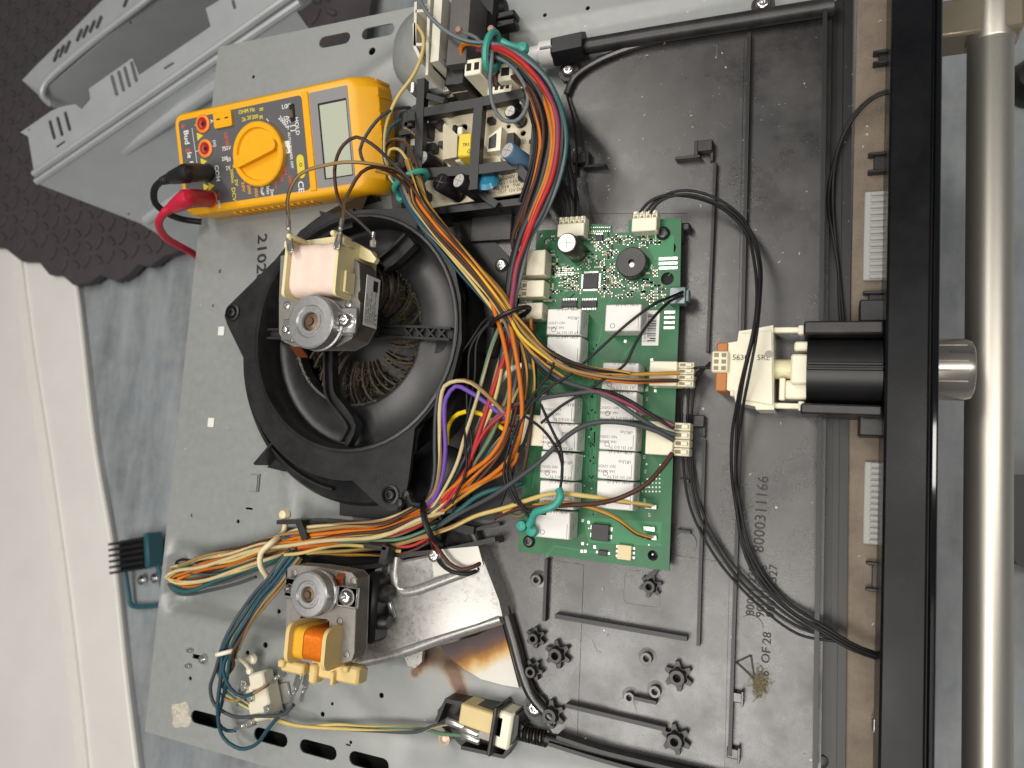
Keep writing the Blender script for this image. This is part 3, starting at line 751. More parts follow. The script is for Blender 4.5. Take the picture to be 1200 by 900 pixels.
chip(703, 624, 10.5, 9.5, 3.6, 2, sides='l'); chip(731.5, 647.5, 8.2, 8.4, 3.2, 3, 'opto_coupler', mat('pale_opto', '#d9c79b', 0.45), sides='l')
chip(706, 648, 5.6, 2.8, 1.8, 1, sides='l')
# electrolytic capacitor
def capacitor(x, y, r, h, zb, par, sleeve, top=TIN, tilt=(0, 0)):
    p = P(x, y, zb + h); base = V((p.x - tilt[0], p.y - tilt[1], zb)); ax = (p - base)
    b = MB(); L_ = ax.length; b.lathe(base, [(r, 0), (r, L_ * .1), (r * .95, L_ * .14), (r, L_ * .18), (r, L_ - .8), (r - .4, L_ - .1), (r - 1.0, L_)], 24, axis=ax); o = b.build('capacitor', sleeve, par)
    b = MB(); b.lathe(base + ax.normalized() * (L_ - .4), [(r - .9, 0), (r - .9, .5), (0, .5)], 20, axis=ax)
    q = ax.normalized().to_track_quat('Z', 'Y').to_matrix().to_4x4(); M = Matrix.Translation(base + ax.normalized() * (L_ + .1)) @ q
    b.build('can_top', top, o)
    b = MB(); b.box((0, 0, .03), (r * 1.3, .35, .12), M=M); b.box((0, 0, .03), (.35, r * 1.3, .12), M=M); b.build('vent_score', LAMIN, o)
    return o
CAPBR = mat('brown_sleeve', '#3a2a26', 0.35, 0, coat=0.3); CAPBK = mat('black_sleeve', '#201e20', 0.3, 0, coat=0.3); CAPBL = mat('blue_sleeve', '#5b7896', 0.35, 0, coat=0.3)
ALU = mat('can_aluminium', '#dcdad6', 0.45, 0.5, var=0.06, vscale=200)
capacitor(664, 284.5, 6.4, 22, ZB, pcb, CAPBR, ALU)
# buzzer
p = P(739.5, 307, ZB + 8); b = MB(); b.lathe((p.x, p.y, ZB), [(9.2, 0), (9.2, 7.4), (8.6, 8), (1.8, 8), (1.7, 5.5)], 36); bz = b.build('buzzer', BLACK, pcb)
b = MB(); b.lathe((p.x + .6, p.y - 1.8, ZB + 7.95), [(1.5, 0), (1.5, .15), (0, .15)], 12); b.build('paint_dot', ALU, bz)
# relays (13, look-alike)
RH = 15.5
def relay_proto():
    b = MB(); b.box((0, 0, RH / 2), (21.4, 15.9, RH), .6); me = b.build('relay', WHITE, pcb)
    b = MB()
    F = frame(V((9.9, 6.6, RH + .06)), V((-1, 0, 0)), V((0, -1, 0)))
    for i, (tx, s_, dx) in enumerate((('G2RL-1A-E 12', 2.3, 0), ('RT 331 012 TV', 2.2, 0), ('16A 250VAC', 2.2, 0), ('NO 12VDC', 2.2, 0), ('cRUus', 2.8, 9))):
        put_text(b, tx, F @ Matrix.Translation((1.0 + (9 if i in (2, 3) else 0), -1 - i * 2.9 + 0, 0)), s_)
    for i in range(24): pass
    b.lathe((-6, -4.8, RH + .02), [(1.5, 0), (1.5, .06), (1.2, .06), (1.2, 0)], 14, cap0=False, cap1=False)
    b.box((9.2, -3, RH + .03), (.25, 8, .06))
    F = frame(V((10.77, 6.5, 4.5)), V((0, -1, 0)), V((0, 0, 1)))
    put_text(b, '12V 16A', F @ Matrix.Translation((0, 4, 0)), 2.6); put_text(b, '5 250V', F @ Matrix.Translation((0, 0, 0)), 2.4)
    mk = b.build('marking', GREYINK, me, smooth=False, recalc=False)
    return me, mk
rel = [(641, 361, 680, 393), (640, 393.5, 680, 426), (635, 463, 671, 495), (639.5, 496.6, 673, 527.5), (636.6, 530, 669.5, 561.6), (636, 564, 668, 596), (630, 598.6, 664.5, 631),
       (711, 355, 749, 389.5), (708, 426, 745, 456), (705, 459, 743.5, 491), (703.6, 496, 744, 526.5), (701.6, 529, 742, 562), (700, 565, 740.6, 596)]
r0, k0 = relay_proto()
for i, (xa, ya, xb, yb) in enumerate(rel):
    c = P((xa + xb) / 2, (ya + yb) / 2, ZB + RH); loc = V((c.x, c.y, ZB)) - V(pcb['_o'])
    if i == 0: r_ = r0; r_.location = loc * MM
    else:
        r_ = copy_part(r0, pcb, loc); k_ = copy_part(k0, r_)
    r_.rotation_euler.z = random.uniform(-.02, .02)
# the relay meshes were built round the board's base: bring them to their own origin
for me_ in (r0.data, k0.data):
    me_.transform(Matrix.Translation(V(pcb['_o']) * MM))
# connectors
CONN_D = mat('connector_shadow', '#8f8566', 0.6)
def housing(x0, y0, x1, y1, h, name='connector', ways=4, side='r', m=CREAM, z=ZB):
    """pin header with a plug pushed in from one side: body, plug fingers and dark openings"""
    a, c = P(x0, y0, z + h), P(x1, y1, z + h); cx, cy = (a.x + c.x) / 2, (a.y + c.y) / 2; lx, ly = abs(a.x - c.x), abs(a.y - c.y)
    hor = side in 'rl'; sg = 1 if side in 'rt' else -1
    b = MB()
    if hor: b.box((cx - sg * lx * .17, cy, z + h / 2), (lx * .64, ly, h), .5)
    else: b.box((cx, cy - sg * ly * .17, z + h / 2), (lx, ly * .64, h), .5)
    if hor: b.box((cx + sg * lx * .30, cy, z + h * .30), (lx * .36, ly * .99, h * .6), .4)
    else: b.box((cx, cy + sg * ly * .30, z + h * .30), (lx * .99, ly * .36, h * .6), .4)
    o = b.build(name, m, pcb)
    for k in range(ways):
        f_ = (k + .5) / ways - .5
        b = MB()
        if hor:
            b.box((cx + sg * lx * .33, cy + f_ * ly, z + h * .42), (lx * .36, ly / ways * .92, h * .8), .35)
            b.box((cx + sg * lx * .40, cy + f_ * ly, z + h * .88), (lx * .14, ly / ways * .5, h * .22), .2)
        else:
            b.box((cx + f_ * lx, cy + sg * ly * .33, z + h * .42), (lx / ways * .9, ly * .36, h * .8), .35)
            b.box((cx + f_ * lx, cy + sg * ly * .40, z + h * .88), (lx / ways * .5, ly * .14, h * .22), .2)
        b.build('plug_finger', m, o)
        b = MB()
        if hor: b.box((cx + sg * lx * .25, cy + f_ * ly, z + h * .83), (lx * .12, ly / ways * .42, .5))
        else: b.box((cx + f_ * lx, cy + sg * ly * .22, z + h * .83), (lx / ways * .42, ly * .12, .5))
        b.build('slot', CONN_D, o, smooth=False)
    return o
housing(761, 423, 811, 453, 13, ways=4, side='r'); housing(757, 493, 806, 535, 13, ways=4, side='r')
housing(606, 294, 638, 322, 12, ways=5, side='l'); housing(606, 329, 637, 347.5, 11, ways=2, side='l'); housing(606, 355, 635, 373.5, 11, ways=2, side='l')
housing(598, 485, 637, 523, 12, ways=5, side='l')
housing(654, 254, 684, 276, 10, ways=5, side='t', m=IVORY); housing(741, 247, 769, 270, 10, ways=4, side='t', m=IVORY)
# smoky plug at the board's right edge
CLEARG = mat('grey_blue_plug', '#4f6468', 0.3, 0, coat=0.3)
a = P(784, 336, ZB + 7); c = P(803, 356, ZB + 7); b = MB(); b.box(((a.x + c.x) / 2, (a.y + c.y) / 2, ZB + 3), (abs(c.x - a.x), abs(c.y - a.y), 7), .6)
b.box((c.x + .8, (a.y + c.y) / 2, ZB + 3.4), (2, 7, 5), .5); b.build('edge_plug', CLEARG, pcb)
# barcode sticker
LABEL = mat('paper_label', '#e9e8e4', 0.55)
a, c = P(754, 364, ZB), P(771.5, 405, ZB); b = MB(); b.box(((a.x + c.x) / 2, (a.y + c.y) / 2, ZB + .15), (c.x - a.x, a.y - c.y, .2)); st = b.build('barcode_sticker', LABEL, pcb, smooth=False)
b = MB(); y = c.y + 2.2; cx = (a.x + c.x) / 2
while y < a.y - 2.5:
    wd = random.choice((.22, .22, .4, .6)); b.box((cx + .6, y, ZB + .3), (5.2, wd, .05)); y += wd + random.choice((.25, .3, .5))
put_text(b, '0120 1166 25', frame(V((cx - 3.3, c.y + 2, ZB + .3)), V((0, 1, 0)), V((-1, 0, 0))), 1.8)
b.build('barcode', INK, st, smooth=False, recalc=False)['kind'] = 'stuff'
# board screws
for x, y, r in ((777, 273.5, 4.0), (620, 634.5, 3.7)):
    screw(pcb, P(x, y, ZB + .6), r, mat('dark_screw', '#4b4a4a', 0.35, 0.8), 2.2)
# spade tabs at the lower right
for x, y in ((762, 594), (760, 620), (762, 630)):
    p = P(x, y, ZB + 4); b = MB(); b.box((p.x, p.y, ZB + 2.5), (6.5, 2.4, 1)); b.box((p.x + 2, p.y, ZB + 1.2), (1.2, 2, 2.4)); b.box((p.x - 2, p.y, ZB + 1.2), (1.2, 2, 2.4)); b.build('spade_tab', TIN, pcb)
p = P(664, 436, ZB); 
b = MB(); b.lathe((P(588, 400, ZB)).to_tuple(), [(0.1, 0), (.1, .1)], 3) if False else None
# red mica capacitor at the left edge
q = P(622, 384, ZB + 5); b = MB(); b.lathe(q, [(0, -2), (3, -1.6), (4, 0), (3, 1.6), (0, 2)], 16, axis=(1, .4, 1)); b.build('disc_capacitor', mat('red_lacquer', '#7a2f2a', 0.35), pcb)
# ------------------------------------------------------------------ power supply module
ZP = 18.0; ZPF = 42.0
pw = thing('power_supply', 'beige power supply board in an open black plastic frame, above the fan', 'power supply', P(545, 190, 0))
b = MB(); b.prism(pxs([(468, 250), (466, 200), (474, 140), (492, 126), (600, 108), (624, 126), (626, 215), (622, 224)], ZP + 4), ZP - 1.6 + 4, ZP + 4, [circ(P(x, y, ZP + 4), r, 12) for x, y, r in ((545, 128, 1.8), (596, 148, 1.6), (613, 156, 2.0), (543, 150, 3.2))]); b.build('board', BEIGE, pw, smooth=False)
b = MB(); b.prism(pxs([(462, 258), (458, 196), (470, 134), (492, 122), (604, 104), (632, 124), (632, 220), (624, 230)], 6), 2, 8); b.build('base', BLACK, pw, smooth=False)
FRM = BLACK2
def bar(pts, w_, z0, z1, name='frame_bar'):
    b = MB(); wall_path(b, [P(x, y, z1) for x, y in pts], w_, z0, z1); return b.build(name, FRM, pw, smooth=False)
zt = 40
bar([(493, 92), (491, 150), (489, 206)], 6.0, zt - 6, zt)
bar([(486, 133), (555, 121), (616, 108)], 6.4, zt - 7, zt - .4)
bar([(561, 116), (557, 168), (554, 222)], 6.4, zt - 6.5, zt - .2)
bar([(488, 203), (556, 199), (607, 192)], 6.4, zt - 6, zt - .6)
bar([(607, 108), (620, 120), (629, 132), (626, 180), (622, 216)], 6, 8, zt - .9)
bar([(604, 193), (622, 213), (626, 238)], 5.4, zt - 10, zt - 1.2)
bar([(556, 219), (568, 230), (582, 240)], 4.6, 20, 31)
bar([(464, 253), (540, 244), (584, 239), (626, 234)], 4.5, 4, 27)
bar([(467, 247), (470, 190), (476, 132)], 4.0, 4, 28)
bar([(468, 156), (492, 152)], 3.4, 20, 30); bar([(466, 196), (490, 186)], 3.4, 20, 30)
bar([(500, 112), (520, 118)], 4, zt - 12, zt - 2)
# transformer with yellow-wrapped coil, khaki core
KHAKI = mat('khaki_core', '#a29a82', 0.35, 0.3, var=0.1); YTAPE = mat('yellow_tape', '#e5c722', 0.4, 0, var=0.04)
tr = MB(); c = P(527, 168, 34); tr.prism(pxs([(519, 148), (521, 144), (536, 158), (535, 184), (519, 187)], 38), ZP + 4, 38); trans = tr.build('transformer_core', KHAKI, pw, smooth=False)
b = MB(); q = P(547, 172, 34); b.box((q.x, q.y, ZP + 4 + 8), (10, 16, 15), 1); b.build('coil_wrap', YTAPE, trans)
b = MB(); put_text(b, 'TR1 0', frame(P(542, 170, 37.8), V((1, 0, 0)), V((0, 1, 0))), 3.0); put_text(b, 'G2', frame(P(547, 178, 37.8), V((1, 0, 0)), V((0, 1, 0))), 4.0); b.build('marking', INK, trans, smooth=False, recalc=False)
b = MB(); q = P(539, 170, 32); b.box((q.x, q.y, ZP + 10), (4, 24, 12), .6); b.build('bobbin', IVORY, trans)
b = MB(); b.prism(pxs([(572, 160), (588, 148), (586, 176), (571, 178)], 30), ZP + 4, 30); b.build('choke_core', IVORY, pw, smooth=False)
b = MB(); b.prism(pxs([(573, 162), (581, 156), (580, 172), (572, 174)], 31), ZP + 4, 31); b.build('choke_winding', BLACK2, pw, smooth=False)
b = MB(); b.prism(pxs([(562, 186), (586, 184), (588, 193), (562, 196)], 26), ZP + 4, 26); b.build('choke_core', KHAKI, pw, smooth=False)
capacitor(597.5, 130, 4.4, 15, ZP + 4, pw, CAPBK, ALU, tilt=(-2, 1))
capacitor(594.5, 176, 5.6, 24, ZP + 4, pw, CAPBL, ALU, tilt=(-9, 4))
capacitor(515, 213, 6.2, 19, ZP + 4, pw, CAPBK, CAPBK, tilt=(-5, 2))
capacitor(537.5, 211.5, 5.4, 21, ZP + 4, pw, CAPBK, ALU, tilt=(-6, 3))
capacitor(495, 185, 5.4, 17, ZP + 4, pw, CAPBK, ALU, tilt=(-5, 1))
capacitor(526, 203, 3.2, 10, ZP + 4, pw, CAPBK, CAPBK)
b = MB(); q = P(570, 212, 32); b.lathe(q, [(0, -3), (6, -2.4), (8.5, 0), (6, 2.4), (0, 3)], 20, axis=(.2, .5, 1)); b.build('disc_capacitor', mat('blue_lacquer', '#2d7f9f', 0.3, 0, coat=.4), pw)
b = MB(); q = P(581, 219, 30); b.box((q.x, q.y, 28), (5, 2, 2)); b.build('resistor', TIN, pw)
DARKC = CHIP
for i, (x, y, lx, ly, h) in enumerate(((507, 139, 7, 6, 9), (514, 146, 4, 6, 6), (499, 152, 6, 10, 8), (503, 172, 8, 6, 7), (516, 168, 4, 4, 9), (598, 164, 6, 10, 10), (484, 135, 10, 8, 8), (478, 145, 7, 4, 6), (622, 165, 3, 3, 4), (574, 140, 5, 4, 5), (588, 196, 8, 5, 7), (610, 205, 4, 6, 6), (532, 150, 3, 5, 5), (508, 190, 6, 5, 8), (494, 228, 8, 6, 8), (482, 214, 6, 9, 9), (548, 205, 5, 5, 7), (604, 122, 4, 6, 6), (480, 180, 6, 12, 8), (620, 222, 5, 4, 6))):
    q = P(x, y, ZP + 4 + h); b = MB(); b.box((q.x, q.y, ZP + 4 + h / 2), (lx, ly, h), .6); b.build('small_part', DARKC if i != 8 else CHIP, pw)
for x in (497, 502):
    q = P(x, 158, 27); b = MB(); b.box((q.x, q.y, 25), (3.4, 6, 6), .5); b.build('blue_resistor', mat('blue_body', '#4b6fa5', 0.4), pw)
for k in range(5):
    q = P(474 + k * 3, 150 + k * 2, 30); b = MB(); b.tube([q, q + V((4, -2, 2)), q + V((8, -5, -4))], .7, 6); b.build('bare_wire', TIN, pw)
for k in range(3):
    q = P(474 + k * 4, 232 + k * 2, 26); b = MB(); b.tube([q, q + V((3, -4, 1)), q + V((5, -8, -3))], .8, 6); b.build('bare_wire', TIN, pw)
b = MB()
for i, tx in enumerate(('OH-14', '220-240V 50/60', '9.6V / 0.65A', 'H   18   TW', 'OUT 12V DAC')): put_text(b, tx, frame(P(583, 205 + i * 5.2, ZP + 4.1), V((1, .06, 0)), V((0, 1, 0))), 3.2)
for x, y in ((570, 130), (605, 165), (606, 168), (512, 150)): put_text(b, 'C9 R2', frame(P(x, y, ZP + 4.1), V((1, 0, 0)), V((0, 1, 0))), 2.6)
# triangular warning mark in a ring
q = P(529, 131, ZP + 4.1); b.lathe(q, [(4.6, -.05), (4.6, .08), (4.1, .08), (4.1, -.05)], 24, cap0=False, cap1=False)
tri = [q + V((-2.6, -1.8, 0)), q + V((2.6, -1.8, 0)), q + V((0, 2.6, 0))]
for i in range(3): wall_path(b, [tri[i], tri[(i + 1) % 3]], .8, q.z - .05, q.z + .1)
b.build('printed_marks', INK, pw, smooth=False, recalc=False)
# upright plugs on the top edge
def plugblock(x, y, lx, ly, z0, z1, ways, m=IVORY, name='plug'):
    q = P(x, y, z1); b = MB(); b.box((q.x, q.y, (z0 + z1) / 2), (lx, ly, z1 - z0), .7); o = b.build(name, m, pw)
    for k in range(ways):
        b = MB(); b.box((q.x + ((k + .5) / ways - .5) * lx * .92, q.y, z1 + .05), (lx / ways * .55, ly * .45, .4)); b.build('pin_hole', HOLE, o, smooth=False)
plugblock(554, 78, 12, 11, 8, 50, 2); plugblock(585, 102, 17, 8, 20, 40, 4); plugblock(592, 84, 10, 12, 20, 46, 1); plugblock(615, 108, 7, 14, 18, 36, 1)
b = MB(); q = P(526, 106, 36); b.lathe((q.x, q.y, 36), [(2.6, 0), (2.6, 14), (1.6, 14.5), (0, 14.5)], 16, axis=(1, .02, .0)); o = b.build('steel_pin', CHROME, pw)
b = MB(); b.lathe((q.x - 2, q.y, 36), [(4.4, 0), (4.4, 4), (3.4, 5), (0, 5)], 16, axis=(1, 0, 0)); b.build('pin_head', CHROME, pw)
for x, y in ((497, 108), (484, 103)):
    q = P(x, y, 30); b = MB(); b.box((q.x, q.y, 27), (3, 8, 8), .5); b.build('metal_tag', TIN, pw)

# lamp/thermostat unit at the top with its grey dome, cream cage and black lever
th = thing('door_latch_unit', 'steel dome with cream plastic cage and black lever at the top edge', 'latch', P(510, 50, 0))
q0 = P(492, 48, 18)
b = MB(); b.lathe((q0.x + 8, q0.y - 4, 0), [(34, 0), (33, 14), (26, 24), (14, 29), (0, 30)], 32); b.build('dome', GALV, th)
b = MB(); q = P(530, 90, 22); b.box((q.x, q.y, 14), (36, 24, 26), 3); b.build('dome_bracket', GALV, th)
IV = mat('cream_cage', '#d9d4c4', 0.45)
b = MB(); za = 56
for pts, w_ in (([(487, 2), (486, 52)], 2), ([(503, -8), (500, 88)], 2), ([(514, -8), (509, 72)], 6), ([(487, 13), (502, 12)], 2), ([(485, 52), (499, 52)], 2), ([(485, 27), (486, 55), (494, 72)], 2)):
    wall_path(b, PP(pts, za), w_, 26, za)
b.build('cage', IV, th, smooth=False)
b = MB(); wall_path(b, PP([(505, 62), (513, 75)], 50), 10, 30, 50); b.build('cage_base', BLACK2, th, smooth=False)
b = MB(); wall_path(b, PP([(541, -12), (538, 30), (534, 75)], 52), 14, 12, 52); b.build('lever', mat('dark_grey_plastic', '#4a4849', 0.5, 0, var=.1, dust=.2), th, smooth=False)
b = MB(); q = P(532, 87, 46); b.box((q.x, q.y, 28), (14, 14, 34), 1); b.build('lever_foot', BLACK2, th)
b = MB(); q = P(548, 44, 30); b.box((q.x + 6, q.y, 14), (24, 60, 26), 2); b.build('lever_base', BLACK2, th)
b = MB(); q = P(572, 8, 22); b.lathe((q.x - 14, q.y, 16), [(7, 0), (7.5, 4), (7.5, 22), (5, 25), (0, 26)], 18, axis=(1, .05, 0)); b.build('plunger', BLACK2, th)
for y in (18, 28): 
    q = P(575, y, 24); b = MB(); b.box((q.x - 5, q.y, 18), (44, 4.4, 10), .8); b.build('fork', BLACK2, th)
# white ceramic sleeve in a black clip with its long black conduit
ss = thing('lamp_socket', 'white ceramic socket pushed into a black sleeve beside the coloured wires', 'socket', P(660, 64, 0))
a, c = P(622, 66, 16), P(652, 61, 16); WCER = mat('white_ceramic', '#e6e4e2', 0.3)
b = MB(); b.lathe(a, [(5.5, 0), (6.0, .8), (6.0, 7), (8.4, 8), (8.4, (c - a).length)], 20, axis=c - a); b.build('ceramic_body', WCER, ss)
b = MB(); q = P(640, 56, 24); b.box((q.x, q.y, 24), (9, 2, 2), .5); b.build('slot', LAMIN, ss)
a, c = P(650, 61.5, 16), P(686, 54, 16); b = MB(); b.lathe(a, [(9.4, 0), (10, 1), (10, (c - a).length)], 6, axis=c - a); b.build('sleeve', BLACK2, ss, angle=20)
b = MB(); b.tube([P(684, 55, 14), P(760, 42, 14), P(860, 26, 14), P(978, 7, 14)], 5.2, 12); b.build('conduit', BLACK, ss)
b = MB(); wall_path(b, PP([(690, 46), (760, 36), (860, 20), (975, 2)], 16), 2, 8, 16); b.build('conduit_lip', BLACK, ss)

# ------------------------------------------------------------------ cooling fan
fan = thing('cooling_fan', 'large round black plastic fan housing with dusty blower wheel on the grey sheet', 'fan', (-299, 72, 0))
FC = (-298.0, 75.0)
FANM = mat('fan_plastic', '#19191b', 0.36, 0, var=0.1, vscale=40, bump=0.1, bscale=1500, dust=0.09, dcol='#7f7972', dscale=60)
fl = [(376, 255), (420, 246), (470, 244), (505, 247), (516, 254), (520, 264), (530, 300), (540, 350), (541, 400), (530, 445), (505, 480), (486, 502), (479, 560), (474, 588), (464, 598), (454, 599), (444, 592), (390, 542), (350, 522), (320, 492), (300, 455), (288, 425), (266, 380), (263, 370), (266, 360), (276, 350), (335, 292), (352, 270)]
b = MB(); b.prism(pxs(fl, 40), 37, 40, [circ(FC, 78.5, 56)]); b.build('flange', FANM, fan, smooth=False)
# inlet: rim, wall, floor ring sloping to the inlet lip
IC = (-307.0, 78.0); n = 56
def ringpts(c, r, z): return [(c[0] + r * math.cos(2 * math.pi * k / n), c[1] + r * math.sin(2 * math.pi * k / n), z) for k in range(n)]
b = MB(); b.loft([ringpts(FC, 81.5, 39), ringpts(FC, 81.5, 41.6), ringpts(FC, 80.8, 42), ringpts(FC, 79.2, 42), ringpts(FC, 78.6, 41.4), ringpts(FC, 77.2, 20), ringpts(FC, 75.8, 19), ringpts(FC, 68, 18.4), ringpts(IC, 54, 20.5), ringpts(IC, 52.4, 22), ringpts(IC, 50.8, 21.6), ringpts(IC, 50.4, 12)], cap0=False, cap1=False)
b.build('inlet_cone', FANM, fan, angle=45)
# scroll below the flange
SCc = (-300, 69)
def ring2(r, z): return [(SCc[0] + r * math.cos(2 * math.pi * k / n), SCc[1] + r * math.sin(2 * math.pi * k / n), z) for k in range(n)]
def arc2(r, z): return [(SCc[0] + r * math.cos(a), SCc[1] + r * math.sin(a), z) for a in [math.radians(95 + 4 * k) for k in range(50)]]
b = MB(); b.loft([arc2(112, 0), arc2(111.5, 15), arc2(109, 19), arc2(99, 24), arc2(95, 27), arc2(94, 36.5), arc2(80, 36.8)], cap0=False, cap1=False, closed=False); b.build('scroll', FANM, fan, angle=30); b = MB(); b.loft([ring2(92, 0), ring2(92, 36)], cap0=False, cap1=False); b.build('scroll_wall', BLACK2, fan)
b = MB(); wall_path(b, [(SCc[0] + 102 * math.cos(a), SCc[1] + 102 * math.sin(a)) for a in [math.radians(188 + 3 * k) for k in range(26)]], 1.6, 16, 27); b.build('scroll_rib', FANM, fan)
for a in (math.radians(228),):
    d = V((math.cos(a), math.sin(a), 0)); c0 = V((*SCc, 0)); b = MB(); wall_path(b, [c0 + d * 96, c0 + d * 119], 1.8, 6, 30); b.build('gusset', FANM, fan)
    b = MB(); tdir = V((-d.y, d.x, 0)); b.prism([c0 + d * 108, c0 + d * 122, c0 + d * 112 - tdir * (-14)], 4, 14); b.build('gusset', FANM, fan)
b = MB(); b.prism(pxs([(374, 247), (398, 252), (378, 262)], 34), 8, 34); b.build('gusset', FANM, fan)
# outlet mouth at the bottom
b = MB(); b.prism(pxs([(398, 572), (470, 590), (470, 612), (398, 604)], 14), 0, 14); b.build('outlet', BLACK2, fan, smooth=False)
# blower wheel: hub disc and blades
DUST = mat('blower_dust', '#574c3e', 0.95, 0, var=0.35, vscale=260, bump=1.0, bscale=700, dust=0.6, dcol='#1c1a18', dscale=150)
b = MB(); b.lathe((*IC, .6), [(60, 0), (60, .8), (30, 3), (14, 8), (0, 8)], 32); b.build('wheel_disc', BLACK2, fan)
b = MB()
loops = []
for i in range(6):
    r = 20 + i * 6.0; a = .012 * i * i
    loops.append([(r * math.cos(a - .02), r * math.sin(a - .02), 2), (r * math.cos(a + .02), r * math.sin(a + .02), 2), (r * math.cos(a + .05), r * math.sin(a + .05), 8.5 + .3 * i), (r * math.cos(a + .012), r * math.sin(a + .012), 8.5 + .3 * i)])
o0 = V(fan['_o'])
b.add([p for l in loops for p in l], []); b.v = []; b.f = []; b.m = []
b.loft([[V(p) + o0 for p in l] for l in loops]); bl = b.build('blade', DUST, fan)
NB = 34
for k in range(NB):
    loc = V((IC[0], IC[1], 0)) - o0
    x = bl if k == 0 else copy_part(bl, fan)
    x.location = loc * MM; x.rotation_euler = (random.gauss(0, .04), random.gauss(0, .04), 2 * math.pi * k / NB + random.gauss(0, .035))
# dust fluff on the blades and the inlet lip
b = MB()
for k in range(700):
    a = random.uniform(0, 6.283); r = random.uniform(24, 47); z = 8 + random.random() * 2.5
    q = V((IC[0] + r * math.cos(a), IC[1] + r * math.sin(a), z)); pth = [q]; d = a + random.gauss(.5, .5)
    for i in range(4): d += random.gauss(0, .5); pth.append(pth[-1] + V((math.cos(d) * 1.0, math.sin(d) * 1.0, random.gauss(0, .3))))
    b.tube(pth, random.uniform(.08, .22), 3)
for k in range(260):
    a = random.uniform(0, 6.283); q = V((IC[0] + 51.7 * math.cos(a), IC[1] + 51.7 * math.sin(a), 22)); e = q + V((random.gauss(0, 1.2), random.gauss(0, 1.2), random.random() * .6)); b.tube([q, e], random.uniform(.12, .35), 3)
b.build('dust_fluff', mat('grey_brown_dust', '#62573f', 0.95, 0, var=0.35, vscale=400), fan)['kind'] = 'stuff'
# motor carrier arms
def arm(pts, z, w_=10):
    b = MB(); wall_path(b, smooth2d(PP(pts, z), 4), w_, z - 7, z - 4); o = b.build('arm', FANM, fan)
    for s_ in (-1, 1):
        p = smooth2d(PP(pts, z), 4); q = []
        for i in range(len(p)):
            t_ = (p[min(i + 1, len(p) - 1)] - p[max(i - 1, 0)]).normalized(); q.append(p[i] + V((-t_.y, t_.x, 0)) * s_ * (w_ / 2 - .8))
        b = MB(); wall_path(b, q, 1.6, z - 4.5, z); b.build('arm_rib', FANM, o)
    return o
arm([(384, 408), (384, 440), (386, 462), (402, 484), (411, 500), (402, 520)], 34, 8)
o = arm([(440, 388), (480, 389), (527, 391)], 32, 9)
for x in (478, 491, 504, 517):
    a, c = P(x - 5, 384, 32), P(x + 5, 396, 32); b = MB(); wall_path(b, [a, c], 1.2, 25, 31.6); wall_path(b, [P(x - 5, 396, 32), P(x + 5, 384, 32)], 1.2, 25, 31.2); b.build('arm_rib', FANM, o, smooth=False)
arm([(446, 310), (462, 297), (479, 280)], 34, 12); arm([(300, 391), (318, 391), (340, 391)], 34, 8)
for x, y in ((272, 366), (498, 263), (457, 580)):
    p = P(x, y, 41); b = MB(); b.lathe((p.x, p.y, 39), [(6.6, 0), (6.4, 2.2), (5, 2.6), (4.6, 1.2), (0, 1.2)], 20); b.build('screw_recess', BLACK2, fan); screw(fan, V((p.x, p.y, 40.6)), 3.8, BLACK2, 2.0)
p = P(444, 565, 40.1); b = MB(); n_ = 12
for k in range(n_): b.box((p.x + 4.2 * math.cos(k * .5236), p.y + 4.2 * math.sin(k * .5236), 40.1), (3.6, .6, .3), rz=k * .5236)
b.build('date_clock', FANM, fan)
p = P(511, 402, 20); b = MB(); b.lathe((p.x, p.y, 18.7), [(7, 0), (7, .9), (0, .9)], 24); b.build('ejector_mark', FANM, fan)
# dark air channel between the fan and the tray, and its cover hump
dk = MB(); dk.prism(pxs([(540, 250), (560, 262), (596, 300), (606, 330), (612, 480), (600, 560), (580, 610), (482, 604), (486, 560), (492, 508), (530, 452), (548, 400), (546, 350)], 9), 0, 10)
dk.build('air_channel', BLACK2, fan, smooth=False)
b = MB(); p = P(505, 560, 14); b.lathe((p.x + 6, p.y - 2, 4), [(26, 0), (24, 8), (16, 13), (0, 15)], 24); b.build('channel_hump', BLACK2, fan)
b = MB(); p = P(566, 380, 12); b.box((p.x, p.y, 12), (26, 46, 8), 3); b.build('channel_block', BLACK, fan)
b = MB(); p = P(574, 266, 14); b.box((p.x, p.y, 11), (30, 18, 3), .5); b.build('channel_plate', BLACK, fan)

